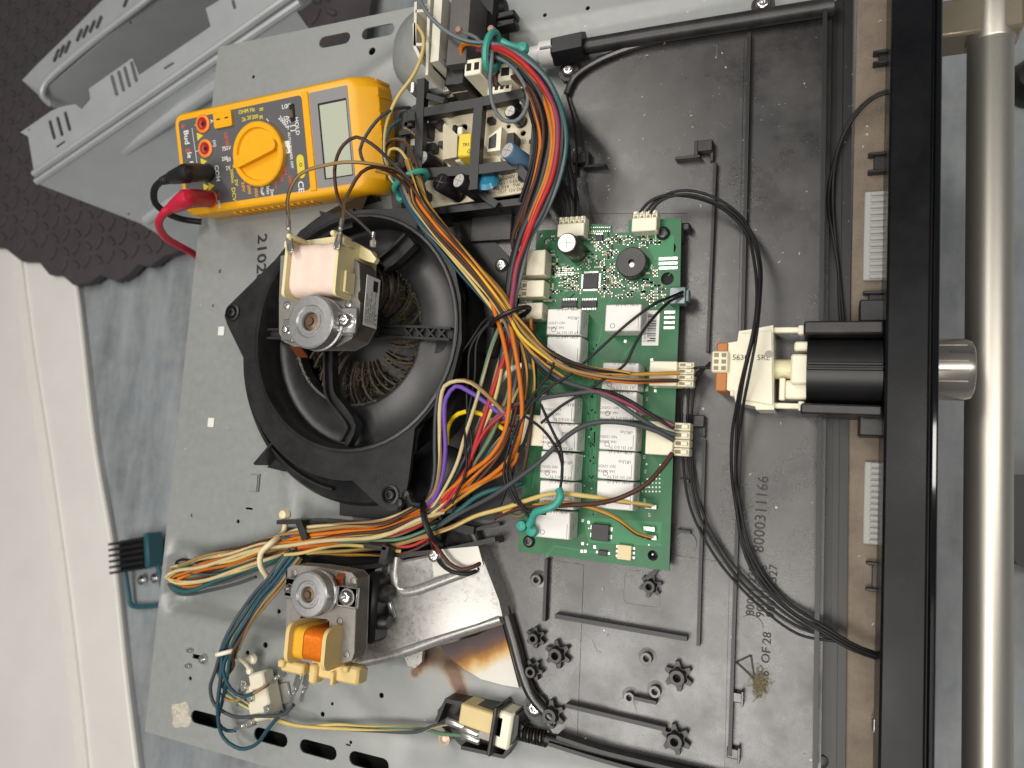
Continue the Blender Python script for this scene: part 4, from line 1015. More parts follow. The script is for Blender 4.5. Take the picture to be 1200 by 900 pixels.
# ------------------------------------------------------------------ motors
COPPER = mat('copper_enamel', '#c05a22', 0.3, 0.65, var=0.15, vscale=500)
BOBB = mat('cream_bobbin', '#e3d6a6', 0.45, 0, var=0.05, vscale=100, dust=.08)
BOBB2 = mat('ochre_bobbin', '#d9bf80', 0.45, 0, var=0.05, vscale=100)
PINK = mat('pink_winding_tape', '#ead2c4', 0.55, 0, var=0.04, vscale=150, bump=.3, bscale=300)
BEARM = mat('zinc_bearing', '#b0b0b0', 0.34, 0.7, var=0.12, vscale=400, bump=.2, bscale=1200)
def px_poly(pts, z): return pxs(pts, z)
def core_part(par, face, z0, z1, hole=None):
    P2 = px_poly(face, z1); c = V((sum(p[0] for p in P2) / len(P2), sum(p[1] for p in P2) / len(P2), 0))
    o = None
    b = MB(); b.prism(P2, z1 - 1.0, z1); b.prism(P2, z0, z0 + 1.0); o = b.build('core', LAMIN, par, smooth=False)
    N_ = int((z1 - z0 - 2) / .9); b = MB()
    for k in range(N_):
        s_ = .997 - .006 * (k % 2); z = z0 + 1 + (z1 - z0 - 2) * k / N_
        b.prism([(c.x + (x - c.x) * s_, c.y + (y - c.y) * s_) for x, y in P2], z, z + (z1 - z0 - 2) / N_)
    b.build('lamination_stack', LAMIN_S, o, smooth=False)
    return o
def bearing(par, cx, cy, z0, z1, r, shaft=True):
    p = P(cx, cy, z1); x, y = p.x, p.y; h = z1 - z0
    b = MB(); b.lathe((x, y, z0), [(r * .98, 0), (r * 1.02, h * .25), (r * .96, h * .3), (r * .96, h * .45), (r, h * .5), (r, h - 1), (r - 1, h - .2), (r * .62, h), (r * .56, h - .8), (r * .50, h - .8), (r * .47, h), (r * .36, h), (r * .33, h - .8), (r * .33, h - 5)], 44); o = b.build('bearing_cup', BEARM, par, angle=28)
    b = MB(); b.lathe((x, y, z1 - 5), [(r * .31, 0), (r * .31, 3.2), (r * .16, 4.2), (r * .14, 5.5), (0, 5.5)], 20); b.build('bush', mat('bronze_bush', '#6b5844', 0.45, 0.6), o)
    return V((x, y, z0))
def terminal(par, p0, p1, w_=4.2, m=TIN, name='terminal'):
    """crimped push-on terminal from the tag p0 to the wire end p1"""
    p0, p1 = V(p0), V(p1); d = (p1 - p0); L_ = d.length; M = frame(p0, d, V((0, 0, 1)).cross(d)); 
    b = MB(); b.box((L_ * .25, 0, 0), (L_ * .5, w_, 1.0), .2, M=M)
    for s_ in (-1, 1): b.box((L_ * .25, s_ * w_ * .42, .7), (L_ * .46, w_ * .3, 1.2), .3, M=M)
    b.box((L_ * .56, 0, .2), (L_ * .14, w_ * .5, 1.0), .2, M=M)
    b.lathe(M @ V((L_ * .62, 0, .4)), [(1.3, 0), (1.6, .4), (1.3, L_ * .14), (1.6, L_ * .2), (1.4, L_ * .38)], 10, axis=d)
    return b.build(name, m, par)
m1 = thing('fan_motor', 'fan motor with pink wrapped coil and white label mounted over the black fan', 'motor', P(385, 360, 45))
Z0, Z1 = 50, 69
core_part(m1, [(327, 348), (329, 300), (345, 296), (398, 294), (411, 299), (421, 309), (422, 340), (419.5, 344), (419.5, 350), (422, 354), (421, 380), (412, 397), (396, 406), (344, 406), (332, 400), (327, 390)], Z0, Z1)
# label on the right-hand side of the stack, curved lamination side
a = P(421.5, 322, Z1); c = P(421.5, 382, Z1)
b = MB(); xx = max(a.x, c.x) + 1.1
M = frame(V((xx - .2, c.y, Z0 + 1)), V((0, 1, 0)), V((0, 0, 1))); L_ = (c - a).length
b.box((L_ * .52, 8.5, 0), (L_ * .98, 15, .25), M=M); lab = b.build('label', LABEL, m1, smooth=False)
b = MB()
for i, tx in enumerate(('CE 0.43A  220-240V', '50Hz 22W  CL.H', 'MODEL 5430  DD-AC', 'Y57 4900 rpm', 'THERMALLY PROTECTED')): put_text(b, tx, M @ Matrix.Translation((3, 14 - i * 2.3, .3)), 2.2)
b.box((L_ * .84, 6, .3), (7, 5, .08), M=M); put_text(b, 'A A A', M @ Matrix.Translation((L_ * .08, 3, .3)), 3)
b.build('label_print', INK, lab, smooth=False, recalc=False)
# coil and bobbin
zc = 82
cA, cB = P(343, 284, zc), P(393, 344, zc); cy = (cA.y + cB.y) / 2; cx0, cx1 = cA.x, cB.x; hy = abs(cA.y - cB.y) / 2
def rsq(hy_, z0, z1, x, r=7, cyy=cy):
    q = []
    cz = (z0 + z1) / 2; hz = (z1 - z0) / 2
    for k, (sy, sz) in enumerate(((1, 1), (-1, 1), (-1, -1), (1, -1))):
        for i in range(5):
            a = math.pi / 2 * (k + i / 4); q.append((x, cyy + sy * (hy_ - r) + r * math.cos(a), cz + sz * (hz - r) + r * math.sin(a)))
    return q
b = MB(); b.loft([rsq(hy + .7 * math.sin(i * 1.9) * .5, 44, zc + .7 * math.sin(i * 1.7) * .6, cx0 + (cx1 - cx0) * i / 10, 8) for i in range(11)]); b.build('winding', PINK, m1)
for x, dx in ((cx0 - 1.2, -1), (cx1 + 1.2, 1)):
    b = MB(); b.loft([rsq(hy + 1.6, 44, zc + 3.5, x - 1.1, 3), rsq(hy + 1.6, 44, zc + 3.5, x + 1.1, 3)]); fo = b.build('bobbin_flange', BOBB, m1)
    b = MB(); b.box((x + dx * 2.4, cy - hy * .5, zc - 8), (2.0, hy * .8, 10), .5); b.box((x + dx * 2.0, cy + hy * .9, zc - 3), (3.0, 5, 12), .8); b.build('flange_rib', BOBB, fo)
b = MB(); b.prism(pxs([(345, 284), (398, 276), (406, 279), (434, 294), (441, 303), (438, 308), (430, 306), (410, 298), (396, 298), (345, 298)], 64), 60, 64); b.build('bobbin_shelf', BOBB, m1)
for x in (cx0 + 1, cx1 - 2):
    b = MB(); b.lathe((x, cy + hy + 2.5, 70), [(2.0, 0), (2.0, 17), (1.4, 18), (0, 18)], 10); b.build('terminal_post', BOBB, m1)
for x, y in ((412, 327), (409, 357), (337, 358)):
    p = P(x, y, Z1); b = MB(); b.lathe((p.x, p.y, Z1 - .2), [(2.6, 0), (2.5, 1.4), (1.6, 1.9), (1.1, 1.3), (0, 1.3)], 14); b.build('rivet', STEEL, m1)
p = P(411, 311, Z1); b = MB(); b.lathe((p.x, p.y, Z1), [(2.2, 0), (2.2, .1), (0, .1)], 14); b.build('rivet_hole', HOLE, m1)
bc = bearing(m1, 363, 376.5, 73, 86, 17.0)
zs = 73
a, c = P(333, 386, zs + 3), P(411, 377, zs + 3)
b = MB(); wall_path(b, [a, V((bc.x, bc.y, 0)), c], 15, zs - 3, zs); 
b.build('bearing_strap', STEEL, m1)
q = P(389, 374, 80); b = MB(); b.box((q.x - 1, q.y + 3.6, 78), (10, 2.2, 5), .5); b.box((q.x - 1, q.y - 6.6, 78), (10, 2.2, 5), .5); b.build('strap_wing', STEEL, m1)
p = P(403.5, 375, 77); b = MB(); b.box((p.x, p.y, 74), (15, 16, 2.5), .5); b.build('strap_pad', STEEL, m1); screw(m1, V((p.x, p.y, 76)), 4.6, CHROME, 3)
p = P(334, 386, 76); b = MB(); b.box((p.x, p.y, 73.6), (8, 14, 2), .5); b.build('strap_pad', STEEL, m1); screw(m1, V((p.x, p.y, 75)), 2.6, CHROME, 2)
for x, y in ((391, 350), (351, 407)):
    p = P(x, y, 62); b = MB()
    for k in range(5): b.tube([V((p.x - 3 + k * 1.6, p.y + 5, 64)), V((p.x - 2 + k * 1.6, p.y, 68)), V((p.x - 1 + k * 1.6, p.y - 6, 60))], .9, 6)
    b.build('shading_ring', mat('shading_copper', '#b5694a', 0.35, 0.8, var=.1), m1)
terminal(m1, P(341, 296, 88), P(338, 254, 80)); terminal(m1, P(395, 292, 88), P(402, 256, 80))

m2 = thing('fan_motor', 'smaller motor with orange copper coil below the wire bundle', 'motor', P(375, 715, 30))
Z0, Z1 = 44, 58
core_part(m2, [(337, 666), (343, 662), (372, 664), (412, 671), (418, 678), (415, 765), (412, 774), (402, 777), (386, 775), (386, 726), (352, 722), (350, 745), (335, 742)], Z0, Z1)
b = MB(); b.prism(pxs([(338, 668), (412, 674), (404, 700), (340, 700)], 40), 4, 43); b.build('rotor_mount', BLACK2, m2, smooth=False)
b = MB(); q = P(432, 712, 34); b.box((q.x + 2, q.y, 26), (12, 44, 26), 3); b.build('mount_bracket', BLACK2, m2)
b = MB(); b.lathe((q.x - 6, q.y + 8, 30), [(6, 0), (6, 18), (4, 20)], 12, axis=(1, .1, 0)); b.build('mount_boss', BLACK, m2)
b = MB(); b.lathe((q.x - 6, q.y - 10, 30), [(5, 0), (5, 18), (4, 20)], 12, axis=(1, .1, 0)); b.build('mount_boss', BLACK, m2)
bc = bearing(m2, 360.5, 697, 62, 74, 13.8)
a, c = P(331, 688, 66), P(414, 702, 66)
b = MB(); wall_path(b, [a, V((bc.x, bc.y, 0)), c], 11, 60, 63); b.build('bearing_strap', STEEL, m2)
for x, y, r in ((404.5, 700.5, 4.4), (337, 690, 2.6)):
    p = P(x, y, 65); b = MB(); b.box((p.x, p.y, 61.5), (14 if r > 3 else 8, 13, 3), .6); b.build('strap_pad', STEEL, m2)
    b = MB(); b.lathe((p.x, p.y, 62.9), [(5.4 if r > 3 else 3, 0), (5.4 if r > 3 else 3, .4), (0, .4)], 16); b.build('washer', LAMIN, m2); screw(m2, V((p.x, p.y, 64)), r, CHROME, 2.6)
zc = 70
cA, cB = P(344, 734, zc), P(380, 781, zc); cy = (cA.y + cB.y) / 2; hy = abs(cA.y - cB.y) / 2; xa, xb = cA.x, cB.x; xm = P(355, 750, zc).x
def rs2(hy_, z0, z1, x, r=5): return rsq(hy_, z0, z1, x, r, cy)
b = MB(); b.loft([rs2(hy, 40, zc, xa), rs2(hy, 40, zc, xm)]); b.build('yellow_tape_wrap', mat('amber_tape', '#e0a92c', 0.35, 0, coat=.3), m2)
b = MB(); NT = 15
ORNG = mat('orange_copper_wire', '#ee8a26', 0.3, 0.35, var=0.12, vscale=700)
b.loft([rs2(hy - .8 + (.5 if k % 2 else 0), 40.5, zc - .8 + (.5 if k % 2 else 0), xm + (xb - xm) * k / (NT * 2)) for k in range(NT * 2 + 1)]); b.build('winding', ORNG, m2, angle=80)
for x, dx in ((xa - 1, -1), (xb + 1.2, 1)):
    b = MB(); b.loft([rs2(hy + 2.6, 36, zc + 4, x - 1.3, 6), rs2(hy + 2.6, 36, zc + 4, x + 1.3, 6)]); b.build('bobbin_flange', BOBB2, m2)
b = MB(); q = P(336, 776, 58); b.box((q.x + 4, q.y - 3, 54), (18, 7, 8), 1.4); b.box((q.x - 3, q.y - 1, 56), (5, 5, 9), 1); b.build('bobbin_foot', BOBB2, m2)
b = MB(); q = P(403, 783, 50); b.box((q.x - 4, q.y - 2, 50), (36, 11, 10), 1.6); b.box((q.x - 18, q.y - 5, 53), (6, 12, 10), 1.4); b.box((q.x - 3, q.y - 5, 54), (2.5, 8, 8), .6); b.box((q.x + 6, q.y + 2, 55), (4, 4, 6), .8); b.build('bobbin_foot', BOBB2, m2)
for x, y in ((345, 671), (414, 681), (406, 767), (397, 740), (398, 728)):
    p = P(x, y, Z1); b = MB(); b.lathe((p.x, p.y, Z1 - .2), [(2.4, 0), (2.3, .8), (1.5, 1), (1.2, .3), (0, .3)], 14); b.build('rivet', LAMIN, m2)
b = MB(); p = P(395, 675, 62)
for k in range(5): b.tube([V((p.x - 2 + k * 1.2, p.y + 3, 56)), V((p.x - 2 + k * 1.2, p.y - 2, 60)), V((p.x - 2 + k * 1.2, p.y - 9, 57))], .8, 6)
b.build('shading_ring', mat('shading_copper', '#b5694a', 0.35, 0.8), m2)
for p0, p1 in (((352, 790, 50), (342, 822, 24)), ((362, 788, 50), (354, 820, 26)), ((338, 784, 52), (318, 799, 34))): terminal(m2, P(*p0), P(*p1), 4.6)
q = P(424, 792, 24); b = MB(); b.box((q.x, q.y, 22), (3, 9, 6), .8); b.build('metal_tag', STEEL, m2)

# ------------------------------------------------------------------ galvanised flue duct with heat-stained foot
duct = thing('flue_duct', 'spangled galvanised duct with brown heat stains below the harness channel', 'duct', P(520, 700, 0))
zd = 22
b = MB()
top = pxs([(440, 668), (462, 660), (500, 652), (556, 640), (566, 662), (582, 704), (586, 722), (560, 732), (500, 750), (440, 770), (425, 772), (422, 740), (434, 700)], zd)
c0 = V((sum(p[0] for p in top) / len(top), sum(p[1] for p in top) / len(top), 0))
lp = lambda s_, z: [(c0.x + (x - c0.x) * s_, c0.y + (y - c0.y) * s_, z) for x, y in top]
b.loft([lp(1.07, 0), lp(1.045, zd - 4), lp(1.02, zd - 1), lp(.97, zd)], cap0=False); b.build('duct_body', GALV_D, duct, angle=30)
b = MB(); b.tube(catmull(PP([(466, 652), (464, 680), (470, 692), (486, 692), (520, 680), (562, 664)], zd - 2.4), 4), 4.2, 12); b.build('pressed_bead', GALV_D, duct)
b = MB(); b.tube(catmull(PP([(420, 776), (470, 764), (520, 746), (588, 724)], zd - 5), 5), 4.0, 12); b.build('folded_edge', GALV_D, duct)
b = MB(); b.prism(pxs([(470, 762), (496, 754), (494, 776), (486, 783), (478, 780)], 4), .5, 4); b.build('lug', GALV_D, duct, smooth=False)
b = MB(); q = P(458, 706, zd); b.box((q.x, q.y, zd + 1.5), (3, 20, 3), .8, rz=.45); b.build('lanced_tab', STEEL, duct)
screw(duct, P(509, 651, zd + 3), 4.2, CHROME)
b = MB(); b.prism(pxs([(505, 645), (560, 640), (566, 662), (508, 676)], zd + 1), zd - .5, zd + .8); b.build('bright_cover', mat('bright_sheet', '#cfccc4', .3, .5, var=.05), duct, smooth=False)
# burnt foot plate: the heat tint is in the metal
BURN = bpy.data.materials.new('heat_tinted_sheet'); BURN.use_nodes = True
nt = BURN.node_tree; N = nt.nodes; L = nt.links; bs = N['Principled BSDF']; bs.inputs['Roughness'].default_value = .55; bs.inputs['Metallic'].default_value = .05
geo = N.new('ShaderNodeNewGeometry'); mp = N.new('ShaderNodeMapping'); L.new(geo.outputs['Position'], mp.inputs['Vector'])
pA = P(556, 741, 2) * MM; ev = (P(588, 727, 2) - P(516, 758, 2)).normalized(); dv = V((ev.y, -ev.x, 0)) * 0.040; ang = math.atan2(dv.y, dv.x)
mp.vector_type = 'POINT'; mp.inputs['Rotation'].default_value = (0, 0, -ang)
R2 = Matrix.Rotation(-ang, 3, 'Z'); o_ = R2 @ pA; mp.inputs['Location'].default_value = (-o_.x, -o_.y, 0)
nz = N.new('ShaderNodeTexNoise'); nz.inputs['Scale'].default_value = 60; nz.inputs['Detail'].default_value = 5; L.new(geo.outputs['Position'], nz.inputs['Vector'])
sx = N.new('ShaderNodeSeparateXYZ'); L.new(mp.outputs['Vector'], sx.inputs[0])
m1_ = N.new('ShaderNodeMath'); m1_.operation = 'MULTIPLY_ADD'; m1_.inputs[1].default_value = 0.016; nsub = N.new('ShaderNodeMath'); nsub.operation = 'SUBTRACT'; nsub.inputs[1].default_value = 0.55; L.new(nz.outputs['Fac'], nsub.inputs[0]); L.new(nsub.outputs[0], m1_.inputs[0]); L.new(sx.outputs['X'], m1_.inputs[2])
mr = N.new('ShaderNodeMapRange'); mr.inputs[1].default_value = 0.0; mr.inputs[2].default_value = dv.length; L.new(m1_.outputs[0], mr.inputs[0])
rp = N.new('ShaderNodeValToRGB'); cr = rp.color_ramp; L.new(mr.outputs[0], rp.inputs['Fac'])
stops = [(0.0, '#3c3133'), (.12, '#4a3838'), (.24, '#6b4426'), (.36, '#a5702c'), (.48, '#cfb078'), (.6, '#d6d1c6'), (1, '#d8d6d1')]
cr.elements[0].position = 0; cr.elements[0].color = (*lin(stops[0][1]), 1); cr.elements[1].position = 1; cr.elements[1].color = (*lin(stops[-1][1]), 1)
for p_, c_ in stops[1:-1]: e_ = cr.elements.new(p_); e_.color = (*lin(c_), 1)
L.new(rp.outputs['Color'], bs.inputs['Base Color'])
b = MB(); b.prism(pxs([(516, 757), (560, 744), (588, 730), (596, 760), (608, 806), (590, 803), (564, 796), (544, 784), (528, 772)], 3), .6, 3); b.build('burnt_foot', BURN, duct, smooth=False)
# ------------------------------------------------------------------ yellow multimeter, tilted towards the camera
mm = thing('multimeter', 'yellow digital multimeter with grey face and blank display lying tilted at upper left', 'multimeter', P(330, 180, 0))
YEL = mat('yellow_case', '#ecab10', 0.42, 0, var=0.03, vscale=60, bump=.04, bscale=600, dust=.06, dcol='#a77a20')
FACE = mat('grey_face', '#59595b', 0.5, 0, var=0.03, vscale=80)
TL, TR, BL = P(205, 136, 46), P(411, 91, 46), P(217, 251, 28)
Mm = frame(BL, TR - TL, TL - BL); U = (TR - TL).length; Vv = (TL - BL).length
def mm_r(x0, y0, x1, y1): return rrect(((x0 + x1) / 2, (y0 + y1) / 2), x1 - x0, y1 - y0, 1)
def L3(loop2, z): return [(x, y, z) for x, y in loop2]
def rr2(x0, y0, x1, y1, r): return rrect(((x0 + x1) / 2, (y0 + y1) / 2), x1 - x0, y1 - y0, r, 6)
E1 = U + 16
b = MB(); b.loft([L3(rr2(3, -1.5, E1 - 2, Vv + 1, 9), -32), L3(rr2(.5, -3.0, E1, Vv + 3, 10), -28), L3(rr2(-.5, -3, E1 - 1, Vv + 3, 10), -12), L3(rr2(-.8, -1.4, U + 5, Vv + 1.2, 9), -1.6), L3(rr2(.6, .6, U + 1, Vv - .4, 7), 0)], M=Mm); b.build('case', YEL, mm, angle=40)
# grip ridges on the lower side
for k in range(13):
    u = 44 + k * 6.2; b = MB(); b.box((u, -3.0, -13), (1.6, 1.6, 13), .5, M=Mm @ Matrix.Translation((0, 0, 0))); b.build('grip_ridge', YEL, mm)
for k in range(7):
    v = 14 + k * 10; b = MB(); b.box((E1 - .3, v, -18), (1.0, 2, 18), .4, M=Mm); b.build('grip_ridge', YEL, mm)
def inv(x, y, h=0.0):
    """photo position -> (u, v) on the meter's face"""
    C = V((0, 0, CAM_H)); n = (Mm.to_3x3() @ V((0, 0, 1))); o = Mm @ V((0, 0, h)); d = P(x, y, 0) - C
    q = Mm.inverted() @ (C + d * ((o - C).dot(n) / d.dot(n))); return (q.x, q.y)
facep = [inv(*p) for p in ((211, 143), (354, 110), (363, 226), (222, 246))]
xf0, xf1 = 4, (facep[1][0] + facep[2][0]) / 2; yf0, yf1 = 4.2, Vv - 4.4
b = MB(); b.prism(rr2(xf0, yf0, xf1, yf1, 3), -.5, .25, M=Mm); b.build('face_plate', FACE, mm, smooth=False)
d0, d1 = inv(364, 112), inv(416, 222)
lx0, lx1 = (inv(364, 112)[0] + inv(372, 222)[0]) / 2 - .5, (inv(408, 102)[0] + inv(416, 212)[0]) / 2
b = MB(); b.prism(rr2(lx0, yf0, lx1, yf1, 1.2), -.5, .3, M=Mm); dp = b.build('display_frame', mat('display_bezel', '#8b898a', 0.4), mm, smooth=False)
b = MB(); b.prism(rr2(lx0 + 7, 9.6, lx1 - 1.6, yf1 - 8.4, .6), .2, .4, M=Mm); b.build('display_rebate', BLACK2, dp, smooth=False)
b = MB(); b.prism(rr2(lx0 + 8.6, 10.4, lx1 - 2.0, yf1 - 10, .6), .3, .55, M=Mm); b.build('display_glass', mat('lcd_glass', '#b7bca9', 0.22, 0, coat=.4), dp, smooth=False)
b = MB(); b.box((xf1 + (lx0 - xf1) / 2, Vv / 2, .4), (lx0 - xf1 - 1.0, Vv - 6, 1.2), .4, M=Mm); b.build('divider', YEL, mm)
# rotary dial
ct = inv(300, 180, 6); dc = ct
b = MB(); b.lathe(Mm @ V((dc[0], dc[1], .2)), [(23.5, 0), (23.5, 4.2), (22.6, 5), (19.2, 5), (18.4, 3.0), (0, 2.6)], 48, axis=Mm.to_3x3() @ V((0, 0, 1))); dial = b.build('dial', YEL, mm)
e0, e1 = inv(274, 194, 6), inv(324, 168, 6); aa = math.atan2(e1[1] - e0[1], e1[0] - e0[0])
b = MB(); b.prism(slot(dc, 41, 8.4, 8, aa), 3, 8.2, M=Mm); b.build('pointer_grip', YEL, dial, angle=25)
tip = (dc[0] - 23 * math.cos(aa), dc[1] - 23 * math.sin(aa)); b = MB(); b.prism([(tip[0] - 2.6 * math.cos(aa), tip[1] - 2.6 * math.sin(aa)), (tip[0] + 2.4 * math.sin(aa), tip[1] - 2.4 * math.cos(aa)), (tip[0] - 2.4 * math.sin(aa), tip[1] + 2.4 * math.cos(aa))], .3, 4.6, M=Mm); b.build('pointer_tip', YEL, dial)
# jacks
ORJ = mat('orange_ring', '#e8842a', 0.45); REDJ = mat('red_socket', '#a81d1d', 0.4)
jk = {}
for nm, x, y in (('a', 237.5, 145), ('m', 240.5, 174), ('c', 243, 202.5), ('v', 246, 233)):
    q = inv(x, y, 1); jk[nm] = q; ax = Mm.to_3x3() @ V((0, 0, 1))
    b = MB(); b.lathe(Mm @ V((q[0], q[1], 0)), [(7, 0), (7, 1.2), (6.2, 1.8), (4.8, 1.8), (4.6, .6)], 24, axis=ax, cap1=False); j = b.build('jack', ORJ if nm != 'c' else BLACK2, mm)
    b = MB(); b.lathe(Mm @ V((q[0], q[1], .2)), [(4.7, 0), (4.7, .9), (3.2, 1.0), (2.6, .6), (1.9, .5), (0, .5)], 20, axis=ax); b.build('socket_ring', REDJ if nm != 'c' else BLACK2, j)
    b = MB(); b.lathe(Mm @ V((q[0], q[1], .8)), [(1.7, 0), (1.7, .1), (0, .1)], 14, axis=ax); b.build('socket_hole', HOLE, j)
q = inv(261, 139.5, 2); b = MB(); b.prism(rrect(q, 17.5, 12, 1.6), .2, 2.4, M=Mm); tc = b.build('component_socket', YEL, mm)
for dx in (-4, 4): b = MB(); b.box((q[0] + dx, q[1] + .4, 2.45), (3.4, 1.0, .2), M=Mm); b.build('slot', HOLE, tc)
# slide switch
q = inv(342, 132, 1); b = MB(); b.box((q[0], q[1], .6), (4.6, 12, 1), .3, M=Mm); sw = b.build('slide_switch', BLACK2, mm); b = MB(); b.box((q[0], q[1] - 1, 1.6), (3.4, 6, 2), .4, M=Mm); b.build('slider', mat('brown_slider', '#5d4d3c', 0.5), sw)
# print on the face: text runs across the meter (down the picture)
PY = mat('yellow_print', '#d9c531', 0.6); PRD = mat('red_print', '#c2503e', 0.6); POR = mat('orange_print', '#d99a2a', 0.6)
prints = {'w': MB(), 'y': MB(), 'r': MB(), 'o': MB()}
def mt(x, y, tx, size, colr, ang=0.0, center=True, wide=1.0):
    q = inv(x, y, .3); M = Mm @ Matrix.Translation((q[0], q[1], .33)) @ Matrix.Rotation(math.radians(-90 + ang), 4, 'Z'); put_text(prints[colr], tx, M, size, center, wide, True)
mt(218.5, 161, 'Bud', 7.0, 'w'); mt(221.5, 176, 'g', 7.0, 'r'); mt(222, 182, 'le', 6.6, 'w'); mt(214, 148, '+', 8, 'r'); mt(224.5, 193, '8E', 5.5, 'w'); mt(216, 192, 'E', 4, 'r')
mt(248, 142, 'A', 4.0, 'w'); mt(254.5, 203, 'COM', 5.4, 'w'); mt(256, 228, 'V', 5, 'r'); mt(257, 240, 'mA', 4.6, 'w'); mt(251.5, 168, '(\u2248)', 4, 'w')
for x, y, tx, s_ in ((266, 167, '1000', 4.4), (264.5, 160, '20A', 4.0)): mt(x, y, tx, s_, 'r')
for x, y, tx in ((265.5, 174, '750V'), (263.5, 186, '200'), (268, 187, '20'), (267.5, 197, '2V')): mt(x, y, tx, 4.2, 'w', 90)
for x, y, tx, c_ in ((272, 206, '200m', 'y'), (277, 214, '2V', 'y'), (285, 219, '20V', 'o'), (292, 222, '200', 'o'), (300, 224, '1000', 'o'), (307, 222, '20uF', 'w'), (313.5, 220, '200n', 'w'), (319, 226, '2m', 'w'), (323, 214, '20m', 'r'), (330, 207, '200', 'r'), (327, 197, '2k', 'r'), (332, 190, '20k', 'r'), (334, 200, '2M', 'r'), (340, 212, '20M', 'r'), (333, 182, 'hFE', 'r')): mt(x, y, tx, 4.0, c_, 0, True, 1.2)
mt(274, 228, 'DCV', 5, 'y')
for x, y, tx in ((286, 140, '2k'), (292, 138, '20'), (299, 137, '200'), (306, 137.5, 'M')): mt(x, y, tx, 4.0, 'y', 90)
mt(289, 130, 'OHM Hz', 4.2, 'y', 90); mt(306, 128, 'II', 5, 'y', 0)
for x, y, tx in ((315, 138.5, '..'), (321, 147, '..'), (326, 154, '..'), (330, 162, '..')): mt(x, y, tx, 7, 'w', 40)
mt(333, 144, '200mA', 4.2, 'w', 40); mt(334, 125, 'LO', 4.4, 'w', 90); mt(338, 124, 'HI', 4.2, 'w', 90); mt(348, 148, 'HOLD', 4.6, 'w'); mt(344, 150, '[ ]', 5.2, 'w'); mt(340.5, 176, 'AUTO POWER OFF', 3.0, 'w'); mt(334.5, 141, 'DC', 4, 'w'); mt(338, 140, 'AC', 4, 'w')
mt(352.5, 219, 'C\u20ac' if False else 'CE', 7.0, 'w')
for k, x in enumerate((229, 232, 234.5)): pass
b = prints['y']
for x, y in ((234.5, 159.5), (239, 189.5), (242, 219), (248, 218)):
    q = inv(x, y, .3); b.add([(q[0] - 3, q[1] + 3, .36), (q[0] - 3, q[1] - 3, .36), (q[0] + 3.2, q[1], .36)], [(0, 1, 2)], Mm)
q = inv(352.5, 195, .3); b.prism(slot(q, 6.6, 17, 8), .2, .4, M=Mm)
b = prints['w']; q = inv(334, 173, .3); b.prism(rrect(q, 9.5, 9, 1), .2, .42, M=Mm)
for x0, y0, x1, y1 in ((228, 147, 234, 145), (225, 150, 233, 205), (229, 178, 236, 175)):
    a, c = inv(x0, y0, .3), inv(x1, y1, .3); d = V((c[0] - a[0], c[1] - a[1], 0)); nn = V((-d.y, d.x, 0)).normalized() * .25
    b.add([(a[0] + nn.x, a[1] + nn.y, .36), (c[0] + nn.x, c[1] + nn.y, .36), (c[0] - nn.x, c[1] - nn.y, .36), (a[0] - nn.x, a[1] - nn.y, .36)], [(0, 1, 2, 3)], Mm)
fp = [c_ for c_ in mm.children if c_.name.startswith('face_plate')][0]
for k, m in (('w', WINK), ('y', PY), ('r', PRD), ('o', POR)): prints[k].build('face_print', m, fp, smooth=False, recalc=False)['kind'] = 'stuff'
b = MB(); put_text(b, 'o', Mm @ Matrix.Translation((inv(353, 193, .4)[0], inv(353, 193, .4)[1], .46)) @ Matrix.Rotation(-math.pi / 2, 4, 'Z'), 6, True); q = inv(334, 173, .3)
put_text(b, '. C', Mm @ Matrix.Translation((q[0], q[1], .47)) @ Matrix.Rotation(-math.pi / 2, 4, 'Z'), 6.5, True); b.build('face_print', INK, fp, smooth=False, recalc=False)['kind'] = 'stuff'
# test leads
def lead(name, label, jx, m, elbow, path, rw):
    t = thing(name, label, 'test lead', Mm @ V((jk[jx][0], jk[jx][1], 1)))
    base = Mm @ V((jk[jx][0], jk[jx][1], 1.5)); up = Mm.to_3x3() @ V((0, 0, 1))
    e = P(*elbow); 
    b = MB(); pts = catmull([base, base.lerp(e, .5) + V((0, 0, 1)), e], 3); b.tube(pts, [6.4 + .8 * i / len(pts) for i in range(len(pts))], 16); 
    b.build('plug', m, t)
    w3 = [P(*q) for q in path]
    b = MB(); b.lathe(e, [(0, -7), (5, -5.5), (7.2, 0), (6.6, 6), (5.0, (w3[0] - e).length)], 16, axis=w3[0] - e); b.build('plug_elbow', m, t)
    d = (w3[1] - w3[0]).normalized()
    for k in range(4):
        b = MB(); b.lathe(w3[0] + d * (k * 4.0), [(3.0, 0), (4.3 - .3 * k, .6), (4.2 - .3 * k, 2.4), (3.0, 3)], 14, axis=d); b.build('strain_relief', m, t)
    b = MB(); b.tube(catmull(w3, 4), rw, 10); b.build('cable', m, t)
BLK = mat('black_rubber_lead', '#1c1b1c', 0.45); RED = mat('red_rubber_lead', '#c01f3a', 0.42, 0, var=.04)
lead('test_lead', 'black test lead plugged into the multimeter above the red one', 'c', BLK, (219, 203, 66), [(202, 208, 60), (190, 212, 56), (181, 222, 50), (182, 238, 42), (196, 250, 30), (214, 257, 16), (236, 260, 6)], 2.6)
lead('test_lead', 'red test lead plugged into the lowest multimeter jack, cable curling over the sheet edge', 'v', RED, (219, 233, 62), [(204, 242, 56), (194, 248, 52), (186, 262, 44), (193, 277, 30), (208, 287, 12), (226, 297, -8), (240, 310, -30)], 3.0)

